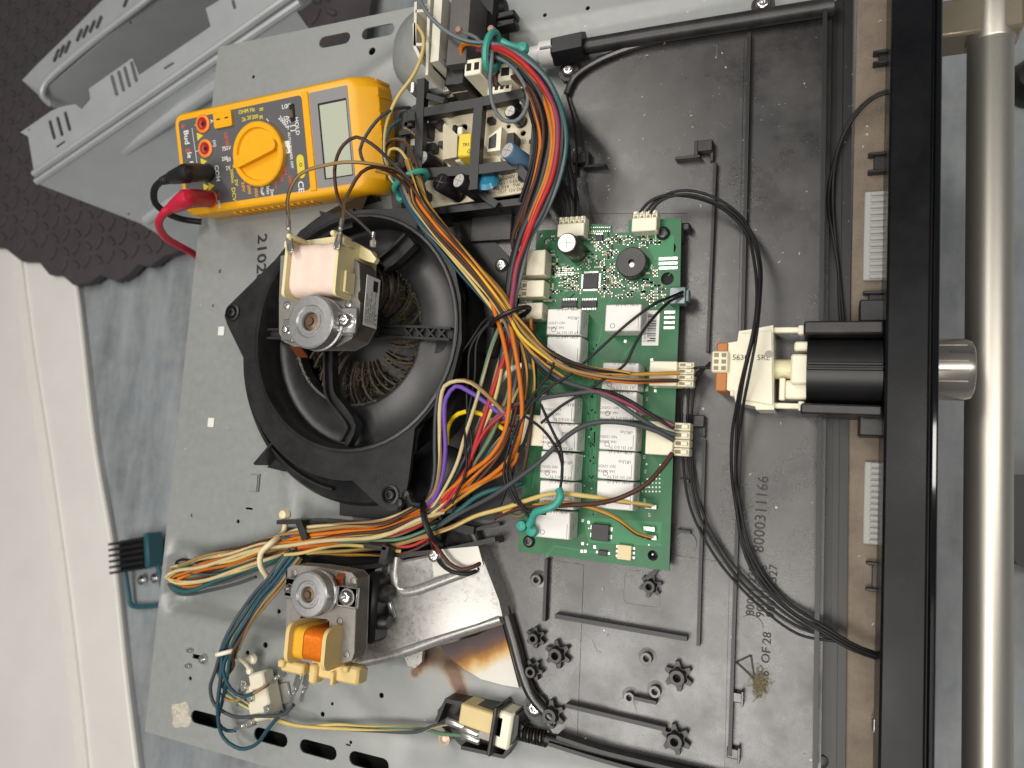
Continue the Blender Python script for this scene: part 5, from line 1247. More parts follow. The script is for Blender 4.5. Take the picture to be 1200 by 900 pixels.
# ------------------------------------------------------------------ selector switch and its black knob mechanism
sel = thing('selector_switch', 'white rotary selector switch with orange strip pointing to the black knob housing', 'switch', P(885, 430, ZT))
zs = 34
b = MB(); b.prism(pxs([(852, 402), (864, 400), (866, 388), (880, 386), (906, 381), (907, 480), (886, 480), (885, 476), (862, 472), (860, 460), (850, 456)], zs), ZT, zs); b.build('switch_body', IVORY, sel, smooth=False)
b = MB(); b.prism(pxs([(868, 392), (904, 388), (905, 474), (870, 468)], zs + 3), zs - 1, zs + 3); b.build('switch_cap', IVORY, sel, smooth=False)
b = MB(); q = P(846, 430, zs); b.box((q.x, q.y, 22), (6, 27, 26), .6); b.build('orange_strip', mat('orange_phenolic', '#b87233', .5), sel)
b = MB(); q = P(844, 424, zs + 2); b.box((q.x, q.y, 26), (9, 12, 22), .8); pl = b.build('plug', CREAM, sel)
for i in range(3):
    for j in range(2): b = MB(); b.box((q.x - 2 + j * 4, q.y - 3.6 + i * 3.6, 37.1), (2.4, 2.2, .3)); b.build('pin_hole', CONN_D, pl)
b = MB(); put_text(b, '5630 1 5RE', frame(P(858, 419, zs + 3.1), V((1, 0, 0)), V((0, 1, 0))), 4.2); b.build('print', INK, sel, smooth=False, recalc=False)
q = P(901, 415, zs + 3); b = MB(); b.lathe((q.x, q.y, zs + 2.8), [(2, 0), (2, .6), (0, .6)], 12); b.build('rivet', LAMIN, sel)
for y in (386.5, 475.5):
    a, c = P(906, y, 30), P(939, y + .5, 30); b = MB(); b.box(((a.x + c.x) / 2, (a.y + c.y) / 2, 29), ((c.x - a.x), 3, 4), .5); b.box((c.x, c.y, 29), (3, 5, 6), .5); b.build('arm', IVORY, sel)
a, c = P(906, 431, 30), P(930, 431, 30); b = MB(); b.lathe(V((a.x, a.y, 24)), [(5.5, 0), (5.5, c.x - a.x)], 16, axis=(1, 0, 0)); b.build('shaft', mat('pale_yellow_nylon', '#e2dab4', .4), sel)
b = MB(); q = P(937, 432, 36); b.box((q.x, q.y, 26), (9, 16, 18), 1); b.build('coupling', IVORY, sel)
b = MB(); q = P(940, 405, 32); b.box((q.x, q.y, 24), (8, 5, 14), 1); b.build('clip', IVORY, sel)
b = MB(); q = P(933, 456, 32); b.box((q.x, q.y, 22), (15, 10, 16), 1); b.box((q.x - 7, q.y, 29), (3, 12, 6), .5); b.build('clip', IVORY, sel)
for k in range(3):
    q = P(858 + k * 6, 461, zs); b = MB(); b.box((q.x, q.y, 30), (2, 3, 10), .4); b.build('rib', IVORY, sel)
kh = thing('knob_housing', 'ribbed black plastic knob mechanism clipped behind the control panel', 'knob mechanism', P(990, 430, 2))
zk = 40
a, c = P(946, 391, zk), P(1036, 472, zk)
b = MB(); nseg = 14
# half-barrel
cy = (a.y + c.y) / 2; R_ = (a.y - c.y) / 2
loops = []
for x in (a.x, 24.0):
    loops.append([(x, cy + R_ * math.cos(math.pi * k / nseg), 14 + (zk - 14) * math.sin(math.pi * k / nseg) ** .6) for k in range(nseg + 1)] + [(x, cy - R_, 4), (x, cy + R_, 4)])
b.loft(loops); b.build('barrel', BLACK2, kh, angle=25)
for y in (426, 432):
    q = P(980, y, zk + .8); b = MB(); b.box(((a.x + 24) / 2, q.y, zk + .3), (24 - a.x, 1.6, 1.8), .4); b.build('barrel_rib', BLACK2, kh)
for y0, y1, x0 in ((376, 391, 942), (472, 488, 938)):
    p0, p1 = P(x0, y0, 38), P(1036, y1, 38); b = MB(); b.box(((p0.x + 24) / 2, (p0.y + p1.y) / 2, 20), (24 - p0.x, abs(p0.y - p1.y), 36), 1); b.build('side_rail', BLACK, kh)
p0 = P(1018, 495, 26); b = MB(); b.box((p0.x + 2, p0.y, 14), (13, 14, 24), .8); o = b.build('clip', BLACK, kh); b = MB(); b.box((p0.x + 2, p0.y + 3, 26.1), (9, 2.6, .4)); b.build('slot', HOLE, o)
p0 = P(1020, 360, 26); b = MB(); b.box((p0.x + 2, p0.y, 10), (14, 12, 16), .8); b.build('clip', BLACK, kh)

# ------------------------------------------------------------------ terminal holder at the bottom
tb = thing('terminal_holder', 'open black holder with cream terminal block and coil spring at the bottom edge', 'terminal block', P(560, 850, 0))
b = MB()
for pts in ([(513, 832), (522, 822), (606, 838), (612, 846), (590, 886), (540, 874), (512, 846)],): b.prism(pxs(pts, 3), .4, 3)
b.build('base', BLACK2, tb, smooth=False)
b = MB(); wall_path(b, PP([(511, 846), (522, 821), (606, 838)], 14), 2.6, .5, 14); wall_path(b, PP([(540, 876), (590, 887), (612, 850)], 12), 2.4, .5, 12); wall_path(b, PP([(606, 838), (604, 860), (596, 872)], 16), 2.6, .5, 16); b.build('wall', BLACK2, tb, smooth=False)
CRT = mat('cream_block', '#d3bd86', .42, 0, var=.06)
b = MB(); q = P(566, 846, 20); b.box((q.x - 2, q.y, 10), (30, 13, 18), 1, rz=-.1); b.build('terminal_body', CRT, tb)
b = MB(); q = P(586, 856, 20); b.box((q.x, q.y, 10), (13, 22, 18), 1.4, rz=-.1); b.build('terminal_body', IVORY, tb)
b = MB(); q = P(567, 860, 18); b.box((q.x, q.y, 9), (10, 10, 14), 1, rz=-.1); b.build('dark_block', LAMIN, tb)
b = MB(); q = P(576, 858, 24); b.box((q.x, q.y, 12), (3, 30, 23), 1, rz=-.1); b.build('clamp', BLACK, tb)
for x, y in ((531, 848), (548, 857), (549, 865)):
    q = P(x, y, 16); b = MB(); b.lathe((q.x - 6, q.y, 13), [(2.4, 0), (2.8, .6), (2.8, 12), (2.2, 13)], 12, axis=(1, -.1, 0)); b.build('ferrule', TIN, tb)
q = P(521, 866, 6); b = MB(); b.lathe((q.x, q.y, 5), [(4, -3), (4.2, 2), (2.4, 3), (1.6, 1)], 16); b.build('ring_tag', mat('pinkish_ring', '#d7c3b4', .4, .3), tb)
a, c = P(606, 857, 8), P(642, 866, 8); pts = []
for k in range(120):
    t_ = k / 119; d = a.lerp(c, t_); an = t_ * 2 * math.pi * 10; pts.append(d + V((0, math.cos(an) * 4.4, math.sin(an) * 4.4)))
b = MB(); b.tube(pts, .8, 6); b.build('spring', mat('dark_spring', '#3b3735', .35, .7), tb)
b = MB(); b.tube([a, c], 3.2, 10); b.tube(catmull(PP([(640, 866), (700, 880), (780, 898), (900, 926)], 9), 6), 3.6, 10); b.build('cable', BLK, tb)

# ------------------------------------------------------------------ limit thermostat at lower left
ts = thing('limit_thermostat', 'small cream limit thermostat with crimped tags among blue-green wires, lower left', 'thermostat', P(302, 820, 0))
q = P(304, 822, 14); Mt = frame(V((q.x, q.y, 0)), V((.93, .36, 0)), V((-.36, .93, 0)))
b = MB(); b.box((0, 0, 9), (20, 26, 14), 1.5, M=Mt); b.box((4, 14, 12), (14, 12, 12), 1.5, M=Mt); b.build('body', mat('cream_ceramic', '#d9d2bd', .5, 0, var=.06), ts)
b = MB(); b.box((0, 0, 1.4), (34, 14, 1.6), .3, M=Mt); b.build('bracket', STEEL, ts)
for x, y in ((-8, 12), (-8, -12), (9, -6), (-4, 4)):
    b = MB(); b.box((x, y, 17), (5, 5, 4), .6, M=Mt); b.build('tag', TIN, ts)
terminal(ts, Mt @ V((-4, -12, 14)), P(276, 854, 8), 4.6); terminal(ts, Mt @ V((-6, 16, 18)), P(278, 826, 14), 4.6)

# ------------------------------------------------------------------ black harness channel with clamps
hc = thing('harness_channel', 'black plastic cable channel with clamps carrying the wire bundle below the fan', 'cable channel', P(430, 630, 0))
b = MB(); wall_path(b, smooth2d(PP([(324, 612), (360, 612), (420, 616), (470, 608), (540, 596)], 26), 5), 3.0, 2, 26)
b.build('rear_wall', BLACK, hc)
b = MB(); wall_path(b, smooth2d(PP([(346, 664), (400, 666), (444, 662), (470, 652), (520, 645), (580, 632)], 22), 5), 3.0, 2, 22); b.build('front_wall', BLACK, hc)
b = MB(); b.prism(pxs([(330, 618), (420, 622), (540, 602), (580, 634), (520, 650), (440, 666), (350, 668)], 6), 2, 6); b.build('channel_floor', BLACK2, hc, smooth=False)
for p0, p1 in (((354, 611, 30), (357, 632, 34)), ((452, 640, 34), (451, 660, 30))):
    a, c = P(*p0), P(*p1); b = MB(); wall_path(b, [a, c], 5, 24, 34); b.build('clamp', BLACK, hc)
b = MB(); b.box((P(440, 641, 33).x, P(440, 641, 33).y, 32.5), (18, 3, 3), .5); b.build('clamp_tongue', BLACK, hc)
b = MB(); wall_path(b, PP([(448, 661, ), (447, 684)], 26), 3, 2, 24); b.build('front_leg', BLACK, hc)
b = MB(); wall_path(b, PP([(551, 622), (585, 614)], 14), 2.2, 4, 14); b.build('side_finger', BLACK, hc); b = MB(); wall_path(b, PP([(520, 646), (586, 634)], 14), 2, 4, 16); b.build('side_finger', BLACK, hc)
# ------------------------------------------------------------------ wiring
WC = {'orange': '#c96d1a', 'yellow': '#d9b93a', 'cream': '#c6b58b', 'red': '#b02a2c', 'brown': '#4a2f23', 'black': '#1b1a1b', 'grey': '#6d7477', 'dgrey': '#45494c', 'blue': '#274a58', 'teal': '#2a5b5c', 'green': '#5f7d63',
      'purple': '#6b4aa5', 'white': '#d9d4c4', 'pink': '#8a3f55', 'lyel': '#cdb570', 'byel': '#e5c21c', 'amber': '#b88836', 'tan': '#96794e'}
def wm(n): return mat('wire_' + n, WC[n], 0.52, 0, var=0.08, vscale=120, spec=.35)
def wire(par, cols, r, pts, name='wire', twist=None):
    a, _, c = cols.partition('/')
    if r > 1.0: r *= .8
    w3 = catmull([P(p[0] + random.gauss(0, .7) * (0 < i < len(pts) - 1), p[1] + random.gauss(0, .7) * (0 < i < len(pts) - 1), p[2] + random.gauss(0, .8)) for i, p in enumerate(pts)], 4)
    f1, f2, g1, g2 = (random.uniform(.05, .11), random.uniform(.05, .11), random.uniform(0, 6), random.uniform(0, 6)); s_ = 0
    for i in range(1, len(w3) - 1):
        s_ += (w3[i] - w3[i - 1]).length; k_ = min(1, i / 4, (len(w3) - 1 - i) / 4)
        w3[i] = w3[i] + V((math.sin(s_ * f1 + g1), math.cos(s_ * f2 + g2), .6 * math.sin(s_ * f2 + g1))) * .45 * k_
    b = MB(); b.tube(w3, r, 10 if c else 8, twist=(random.choice((-1, 1)) * random.uniform(.02, .06)) if c else 0, split=4 if c else 0)
    return b.build(name, [wm(a), wm(c)] if c else [wm(a)], par, angle=60)
def jit(pts, d, dz=0.0, k0=1.0, k1=1.0):
    """a neighbour wire of a bundle: the path shifted sideways by d px and up by dz"""
    out = []
    for i, p in enumerate(pts):
        a = pts[max(0, i - 1)]; c = pts[min(len(pts) - 1, i + 1)]; tx, ty = c[0] - a[0], c[1] - a[1]; l = math.hypot(tx, ty) or 1
        d_ = d * (k0 + (k1 - k0) * i / max(1, len(pts) - 1)); out.append((p[0] - ty / l * d_, p[1] + tx / l * d_, p[2] + dz))
    return out
TEALT = mat('teal_silicone_tie', '#3f9c8c', 0.4, 0, var=.05)
def tie(par, c, rad, axis, r=1.6, m=None, name='cable_tie', tail=None):
    """closed band round a bundle, with its head"""
    ax = V(axis).normalized(); u = ax.orthogonal().normalized(); v = ax.cross(u); c = V(c); rx, rz_ = rad
    # u horizontal
    u = V((-ax.y, ax.x, 0)).normalized(); v = ax.cross(u)
    pts = [c + u * rx * math.cos(a) + v * rz_ * math.sin(a) for a in [2 * math.pi * k / 28 for k in range(29)]]
    b = MB(); b.tube(pts, r, 8); o = b.build(name, m, par)
    if tail:
        b = MB(); b.tube(catmull([P(*p) for p in tail], 3), r * .9, 8)
        e = P(*tail[-1]); b.lathe(e - V((0, 0, r * 1.6)), [(0, 0), (r * 1.4, r * .5), (r * 1.8, r * 1.6), (r * 1.4, r * 2.7), (0, r * 3.2)], 12); b.build('tie_tail', m, o)
    return o

H = thing('wiring_harness', 'main bundle of orange, red and cream wires curving past the fan to the lower left', 'wiring', P(540, 480, 20))
# along the corner of the fan
up = [(470, 190, 50), (478, 212, 52), (486, 236, 52), (505, 262, 50), (530, 290, 48), (558, 322, 46), (582, 352, 44), (596, 372, 44)]
to_board = [(612, 390, 46), (634, 412, 46), (662, 428, 44), (694, 438, 42), (738, 444, 40)]
wire(H, 'lyel/blue', 1.5, [(489, 30, 60), (496, 44, 62), (495, 66, 62), (484, 90, 62), (466, 115, 62), (453, 140, 60), (449, 165, 58), (452, 190, 56), (466, 214, 54)] + jit(up[2:], 9, 0))
wire(H, 'amber/brown', 1.4, jit(up, -10, 1) + jit(to_board, -4, 3) + [(797, 437, 34)])
wire(H, 'tan/brown', 1.4, jit(up, -6, 3) + jit(to_board, 0, 5) + [(795, 446, 33)])
wire(H, 'orange/yellow', 1.4, [(476, 205, 48)] + jit(up[2:], -3, 4) + jit(to_board, 3, 2) + [(793, 446, 34)])
wire(H, 'brown/amber', 1.4, [(440, 200, 70)] + jit(up[1:], 0, 5) + [(606, 392, 46), (632, 420, 44), (664, 444, 42)])
wire(H, 'brown', 1.3, jit(up, 3, 4) + [(612, 396, 44), (640, 425, 42)])
wire(H, 'amber/black', 1.3, jit(up, -8, 5) + jit(to_board, -7, 6))
wire(H, 'grey/lyel', 1.3, jit(up, 6, 2) + [(600, 396, 40), (606, 430, 36), (600, 470, 34)])
wire(H, 'blue', 1.2, jit(up, 12, -3) + [(606, 385, 44), (622, 410, 44)])
# loops beside the power supply
wire(H, 'lyel/brown', 1.4, [(466, 214, 48), (452, 196, 50), (450, 178, 52), (458, 163, 54), (472, 165, 54), (484, 184, 54), (494, 210, 52), (502, 236, 50), (516, 262, 48)])
wire(H, 'lyel/teal', 1.4, [(472, 226, 46), (456, 208, 48), (452, 190, 50), (458, 174, 52), (468, 174, 52), (480, 192, 52), (490, 216, 52), (498, 240, 50)])
wire(H, 'grey/blue', 1.4, [(500, 262, 40), (476, 232, 44), (460, 204, 46), (452, 176, 46), (460, 150, 44), (470, 140, 42)])
# motor leads
wire(H, 'brown/tan', 1.4, [(338, 254, 80), (337, 238, 84), (341, 220, 88), (354, 204, 92), (378, 194, 92), (408, 191, 90), (440, 193, 84), (466, 203, 70), (484, 222, 58), (506, 252, 52), (530, 282, 49)])
wire(H, 'brown/tan', 1.4, [(402, 258, 80), (404, 240, 84), (411, 220, 86), (424, 203, 84), (440, 196, 78), (462, 205, 68), (486, 230, 56), (514, 264, 52)])
wire(H, 'dgrey/brown', 1.4, [(438, 276, 60), (420, 258, 66), (400, 240, 74), (392, 218, 80), (392, 192, 84), (402, 170, 86), (418, 162, 84), (436, 168, 78), (460, 190, 66), (484, 216, 58)])
wire(H, 'dgrey/pink', 1.4, [(426, 190, 66), (422, 176, 68), (428, 158, 68), (446, 138, 64), (466, 128, 56), (480, 126, 46)])
terminal(H, P(438, 290, 58), P(438, 272, 60), 4.2)
# fan-out towards the channel: orange pair, red, cream, grey
ch = [(500, 602, 28), (450, 622, 26), (400, 628, 26), (350, 634, 26)]
def channel(dy, dz=0.0): return [(x, y + dy, z + dz) for x, y, z in ch]
loop_in = [(320, 640, 24), (280, 652, 20), (240, 662, 16)]
def left_loop(dy, x_end, dz=0.0):
    return [(310, 642 + dy * .8, 22 + dz), (272, 655 + dy, 18 + dz), (235, 664 + dy, 14 + dz), (x_end + 12, 670 + dy, 12 + dz), (x_end, 676 + dy * 1.05, 11 + dz), (x_end + 10, 682 + dy * 1.05, 9 + dz), (235, 680 + dy, 8 + dz), (280, 668 + dy, 8 + dz), (320, 652 + dy * .8, 10 + dz), (350, 642 + dy * .6, 14)]
wire(H, 'orange', 1.8, [(562, 318, 40), (572, 340, 42), (581, 366, 44), (590, 400, 44), (597, 440, 44), (597, 478, 44), (590, 508, 42), (575, 534, 40), (550, 556, 36), (524, 576, 32)] + channel(-8, 2) + left_loop(-2, 205))
wire(H, 'orange', 1.8, [(572, 325, 40), (584, 350, 42), (594, 374, 44), (602, 404, 46), (610, 440, 46), (612, 478, 46), (608, 512, 42), (596, 540, 40), (572, 560, 36), (540, 576, 32)] + channel(-4, 3) + left_loop(4, 207))
wire(H, 'green/cream', 1.6, [(590, 372, 42), (578, 404, 40), (568, 436, 40), (558, 468, 38), (546, 510, 36), (536, 545, 34), (520, 576, 32)] + channel(2, 2) + left_loop(-7, 206))
wire(H, 'red', 2.0, [(600, 378, 40), (594, 414, 38), (584, 440, 38), (572, 474, 38), (558, 514, 36), (546, 550, 34), (526, 582, 32), (506, 604, 28), (480, 616, 22)])
wire(H, 'red/pink', 1.5, [(640, 462, 28), (600, 478, 36), (574, 500, 38), (560, 524, 36), (545, 556, 34), (522, 588, 30)] + channel(6))
wire(H, 'dgrey/lyel', 1.6, [(596, 374, 42), (590, 410, 40), (584, 450, 38), (576, 480, 36), (562, 510, 34), (548, 546, 32), (524, 584, 30)] + channel(-1, 4))
wire(H, 'lyel/teal', 1.5, [(612, 448, 34), (602, 470, 36), (596, 500, 36), (574, 530, 34), (548, 566, 32), (520, 590, 30)] + channel(4, 4) + left_loop(1, 196, 4))
wire(H, 'red/green', 1.5, [(604, 452, 32), (590, 474, 34), (578, 506, 34), (556, 542, 32), (534, 574, 30), (512, 600, 28)] + channel(9))
wire(H, 'brown/orange', 1.5, [(598, 500, 40), (586, 528, 38), (562, 552, 36), (530, 580, 32), (506, 600, 30)] + channel(0, 5) + left_loop(2, 203, 1))
wire(H, 'orange/tan', 1.6, [(602, 522, 36), (606, 530, 36), (598, 548, 34), (570, 566, 32), (530, 588, 30), (506, 606, 28)] + channel(7, 1))
for cols, pts in (('dgrey/tan', [(600, 376, 38), (586, 420, 36), (576, 460, 34), (560, 500, 32), (540, 546, 30), (516, 588, 26), (496, 606, 24)]), ('tan/green', [(604, 380, 38), (600, 430, 34), (592, 470, 34), (572, 516, 32), (548, 556, 30), (520, 592, 28), (490, 612, 26), (440, 628, 24)]),
                  ('brown', [(606, 384, 40), (612, 420, 38), (606, 470, 38), (592, 520, 36), (560, 560, 34), (520, 596, 28), (480, 618, 24)]), ('black', [(602, 376, 40), (592, 400, 38), (584, 450, 36), (566, 496, 34), (556, 540, 32), (520, 590, 26)]), ('amber/brown', [(610, 400, 42), (618, 440, 40), (614, 490, 40), (604, 530, 38), (580, 556, 36), (540, 584, 32), (500, 612, 26), (450, 634, 22)]),
                  ('black', [(604, 380, 40), (620, 412, 40), (640, 438, 42), (676, 452, 44), (720, 462, 42), (760, 484, 40), (790, 502, 36)])): wire(H, cols, 1.35, pts)
# purple and grey-cream hoop out of the lower-left connector
wire(H, 'purple', 1.9, [(604, 500, 30), (584, 486, 36), (566, 470, 40), (548, 456, 42), (534, 453, 42), (524, 466, 42), (521, 492, 42), (521, 530, 40), (517, 560, 36), (508, 584, 32), (496, 596, 28)] + channel(-10) + [(300, 646, 16), (260, 655, 12), (216, 662, 10), (207, 666, 8), (230, 668, 6), (270, 662, 6)])
wire(H, 'cream/tan', 1.7, [(600, 494, 34), (574, 468, 40), (552, 450, 44), (536, 446, 44), (522, 452, 44), (516, 474, 44), (514, 510, 42), (514, 550, 38), (507, 580, 34), (494, 596, 30)] + channel(-13, 3) + left_loop(-9, 200))
wire(H, 'dgrey', 1.6, [(534, 428, 36), (518, 448, 40), (512, 480, 40), (510, 520, 38), (509, 556, 34), (502, 582, 30), (492, 594, 26)])
wire(H, 'byel', 1.9, [(604, 512, 28), (582, 500, 32), (562, 484, 34), (546, 481, 34), (532, 488, 32), (526, 502, 28), (524, 520, 22)])
wire(H, 'orange', 1.5, [(604, 496, 31), (590, 494, 31), (578, 498, 30), (566, 512, 28)])
wire(H, 'purple', 1.5, [(604, 506, 29), (588, 500, 30), (574, 492, 30)])
# lower connector run to the board's bottom terminals
low = [(600, 592, 34), (560, 604, 32), (530, 618, 30), (500, 628, 26), (460, 640, 24), (410, 645, 22), (360, 648, 20)]
wire(H, 'lyel/tan', 1.8, [(763, 593, 26), (735, 588, 34), (700, 582, 38), (650, 580, 40), (620, 586, 38)] + low)
wire(H, 'amber/brown', 1.5, [(763, 631, 26), (745, 624, 30), (726, 608, 36), (700, 597, 40), (660, 590, 40), (620, 592, 38), (590, 600, 34)])
wire(H, 'brown', 1.8, [(788, 531, 36), (778, 548, 40), (760, 566, 42), (730, 582, 44), (700, 590, 44), (660, 592, 42), (615, 594, 38), (580, 606, 32)])
wire(H, 'dgrey', 1.8, [(790, 516, 36), (772, 506, 40), (740, 498, 46), (710, 496, 48), (684, 500, 48), (660, 516, 46), (635, 540, 44), (606, 560, 40), (575, 580, 36), (540, 602, 30), (512, 618, 26)])
wire(H, 'dgrey/pink', 1.6, [(790, 498, 36), (760, 486, 40), (730, 470, 46), (700, 460, 48), (672, 460, 48), (646, 464, 46), (620, 470, 42), (596, 478, 38), (574, 496, 36)])
wire(H, 'dgrey', 1.6, [(792, 510, 36), (770, 502, 40), (748, 490, 44), (720, 470, 46), (690, 456, 46), (656, 444, 44), (626, 418, 44), (604, 386, 42)])
wire(H, 'teal', 2.2, [(612, 566, 24), (590, 572, 28), (560, 582, 28), (530, 602, 26), (512, 618, 24), (480, 630, 20), (420, 638, 18), (370, 640, 20)] + [(300, 664, 12), (250, 682, 10), (215, 692, 8), (202, 688, 8)])
wire(H, 'tan/brown', 1.5, [(628, 400, 34), (626, 430, 34), (624, 470, 34), (620, 510, 32), (612, 560, 30)])
wire(H, 'amber/black', 1.4, [(622, 372, 34), (624, 420, 36), (626, 460, 36), (614, 520, 34), (606, 530, 34)])
# red-brown loop under the channel
wire(H, 'brown/red', 1.6, [(500, 622, 22), (514, 642, 26), (524, 660, 28), (540, 668, 28), (556, 664, 26), (566, 658, 20)])
wire(H, 'black', 1.6, [(504, 632, 20), (512, 654, 24), (528, 670, 26), (548, 672, 26), (568, 662, 18)])
# more channel wires and the loop
wire(H, 'tan/brown', 1.7, [(490, 606, 24)] + channel(-10, 4) + left_loop(-11, 208, 2))
wire(H, 'cream', 1.8, [(520, 600, 28)] + channel(4, 6) + left_loop(0, 194, 5))
wire(H, 'green/teal', 1.5, [(512, 616, 26)] + [(470, 632, 28), (420, 634, 28), (370, 634, 28), (330, 630, 26)])
wire(H, 'lyel', 1.6, [(470, 646, 22), (430, 640, 28), (390, 641, 28), (352, 648, 26), (334, 650, 24)])
wire(H, 'brown/red', 1.5, [(520, 618, 22), (480, 640, 24), (430, 636, 26), (380, 638, 24), (340, 640, 22)])
wire(H, 'amber/brown', 1.5, [(516, 628, 18), (470, 650, 20), (420, 650, 20), (370, 648, 20)])
wire(H, 'black', 1.3, [(520, 610, 20), (460, 640, 18), (400, 650, 16), (340, 652, 16), (290, 654, 16), (240, 658, 14), (212, 656, 12), (206, 660, 10), (230, 664, 8)])
wire(H, 'dgrey', 1.3, [(340, 650, 16), (300, 662, 14), (250, 672, 12), (214, 672, 14), (199, 674, 12), (206, 680, 10), (250, 676, 6)])
wire(H, 'dgrey', 1.5, [(340, 652, 12), (300, 668, 8), (250, 684, 6), (210, 690, 6), (198, 686, 8), (206, 694, 5), (250, 692, 4), (300, 676, 4)])
wire(H, 'byel', 1.5, [(330, 652, 8), (300, 664, 6), (274, 678, 5), (256, 684, 4)])
# ties of the harness
a = P(598, 371, 44); tie(H, (a.x, a.y, 44), (13, 8), (.45, -1, 0), 1.5, BLACK2)
a = P(478, 213, 50); tie(H, (a.x + 2, a.y, 50), (12, 8), (.5, -1, 0), 1.9, TEALT, tail=[(478, 220, 44), (474, 228, 40), (470, 232, 40)])
b = MB(); e = P(467, 222, 46); b.lathe(e, [(0, -3), (3, -2), (4, 0), (3, 2), (0, 3)], 12); b.build('tie_knob', TEALT, H)
a = P(502, 605, 30); tie(H, (a.x + 2, a.y - 3, 26), (15, 11), (-1, -.45, 0), 2.0, BLACK2, tail=[(490, 592, 40), (480, 584, 43), (477, 580, 43)])
b = MB(); b.tube(catmull([P(478, 581, 44), P(482, 590, 44), P(492, 592, 42)], 3), 2.2, 8); e = P(469, 589, 43); b.lathe(e, [(0, -2.5), (2.8, -1.5), (3.4, 0), (2.4, 2), (0, 2.4)], 12); b.build('tie_knob', BLACK2, H)
CRT2 = mat('cream_silicone_tie', '#e4d6b0', .45)
b = MB(); b.tube(catmull([P(334, 606, 20), P(333, 622, 20), P(318, 636, 34), P(306, 648, 34), (P(305, 662, 32)), P(312, 674, 26), P(318, 680, 18), P(312, 682, 12)], 3), 2.0, 10); o = b.build('cable_tie', CRT2, H)
e = P(334, 603, 20); b = MB(); b.lathe(e, [(0, -4), (3, -3), (4.4, 0), (3, 3), (0, 4)], 14); b.build('tie_knob', CRT2, o); e = P(317, 678, 18); b = MB(); b.lathe(e, [(0, -4), (3, -3), (4, 0), (3, 3), (0, 4)], 14); b.build('tie_knob', CRT2, o)
b = MB(); b.tube(catmull([P(584, 450, 30), P(600, 432, 36), P(614, 428, 36), P(622, 430, 30)], 3), 1.8, 8); b.build('cable_tie', IVORY, H)

# right-hand arch beside the power supply
A_ = thing('wiring_harness', 'arch of red, grey and orange wires curving down the right side of the power supply', 'wiring', P(640, 170, 20))
arch = [(560, 52, 56), (586, 58, 60), (612, 74, 62), (634, 100, 60), (647, 132, 58), (651, 165, 56), (644, 205, 52), (629, 245, 48), (614, 280, 44), (604, 315, 40), (599, 345, 40), (596, 372, 42)]
J = lambda d, dz, a=0, z_=12: jit(arch, d, dz, .45, .35)[a:z_]
def arch_w(cols, r, d, dz, a=1, z_=12, pre=(), post=()):
    q = [(p[0], p[1], p[2]) for p in arch]; out = []
    for i, p in enumerate(q):
        k = (.35, .45, .7, .9, 1, 1, 1, .9, .7, .55, .45, .4)[i]
        out.append(jit(q, d * k, dz)[i])
    wire(A_, cols, r, list(pre) + out[a:z_] + list(post))
arch_w('grey/teal', 1.7, -12, 2, pre=[(488, -8, 66), (502, 16, 66), (522, 36, 64), (548, 48, 62)])
arch_w('dgrey/grey', 1.7, -8, 4, 0)
arch_w('red/pink', 2.1, -3, 6, 1, 12, pre=[(560, 58, 54)])
arch_w('orange/red', 1.7, 0, 5, 1, 9, pre=[(566, 62, 52)], post=[(610, 300, 38), (606, 330, 36), (604, 350, 34)])
arch_w('orange/amber', 1.7, 4, 3, 2, 8, pre=[(548, 62, 50), (540, 56, 52), (548, 50, 54), (580, 58, 56)], post=[(612, 276, 40), (602, 300, 32)])
arch_w('brown', 1.5, 14, 0, 3, 8, pre=[(604, 88, 48)], post=[(606, 285, 36), (606, 306, 30)])
arch_w('brown/orange', 1.5, 18, -1, 3, 8, pre=[(600, 90, 48)], post=[(602, 285, 38), (604, 300, 32)])
arch_w('dgrey', 1.6, 7, 1); arch_w('black', 1.7, 10, -3, 2, 10); arch_w('black', 1.6, 20, -5, 3, 9); arch_w('black', 1.5, 24, -8, 3, 8); arch_w('dgrey/black', 1.6, 12, -6, 2, 11)
arch_w('green/dgrey', 1.5, -5, -2, 0)
wire(A_, 'orange', 1.5, [(553, 78, 46), (541, 66, 52), (540, 56, 54), (552, 52, 56), (568, 56, 56)]); wire(A_, 'brown/orange', 1.5, [(551, 77, 44), (546, 64, 50), (548, 58, 52)])
# free grey loop hanging over the board
wire(A_, 'grey', 1.6, [(576, 36, 58), (576, 66, 62), (575, 100, 60), (578, 126, 58), (588, 141, 58), (602, 142, 58), (614, 132, 58), (619, 114, 58), (612, 92, 58), (596, 74, 58), (572, 62, 56), (556, 44, 54), (538, 36, 52)])
for dx in (-6, -2, 2, 6): wire(A_, 'brown', .9, [(585 + dx, 101, 40), (580 + dx * .7, 84, 46), (577 + dx * .3, 70, 52), (574, 58, 54)])
e = P(577, 36, 58); b = MB(); b.lathe(e, [(0, -3), (2.2, -2), (2.6, 0), (2, 3), (0, 4)], 12); b.build('wire_end', mat('pink_cap', '#b58a78', .5), A_)
e = P(538, 36, 52); b = MB(); b.lathe(e, [(0, -3), (2.2, -2), (2.4, 0), (2, 2), (0, 3)], 12); b.build('wire_end', mat('pink_cap', '#b58a78', .5), A_)
a = P(578, 60, 58); tie(A_, (a.x - 1, a.y, 57), (12, 9), (1, -.15, 0), 2.2, TEALT, tail=[(588, 48, 62), (600, 54, 60), (613, 57, 60)])
for x, dx in ((660, -4), (664, -3), (668, -2), (672, 0), (677, 1)):
    wire(A_, 'black', .8, [(x, 254, 28), (x + dx * .4, 238, 30), (x - 4 + dx, 220, 26), (x - 8 + dx, 200, 24), (x - 12 + dx * 2, 170, 22)])
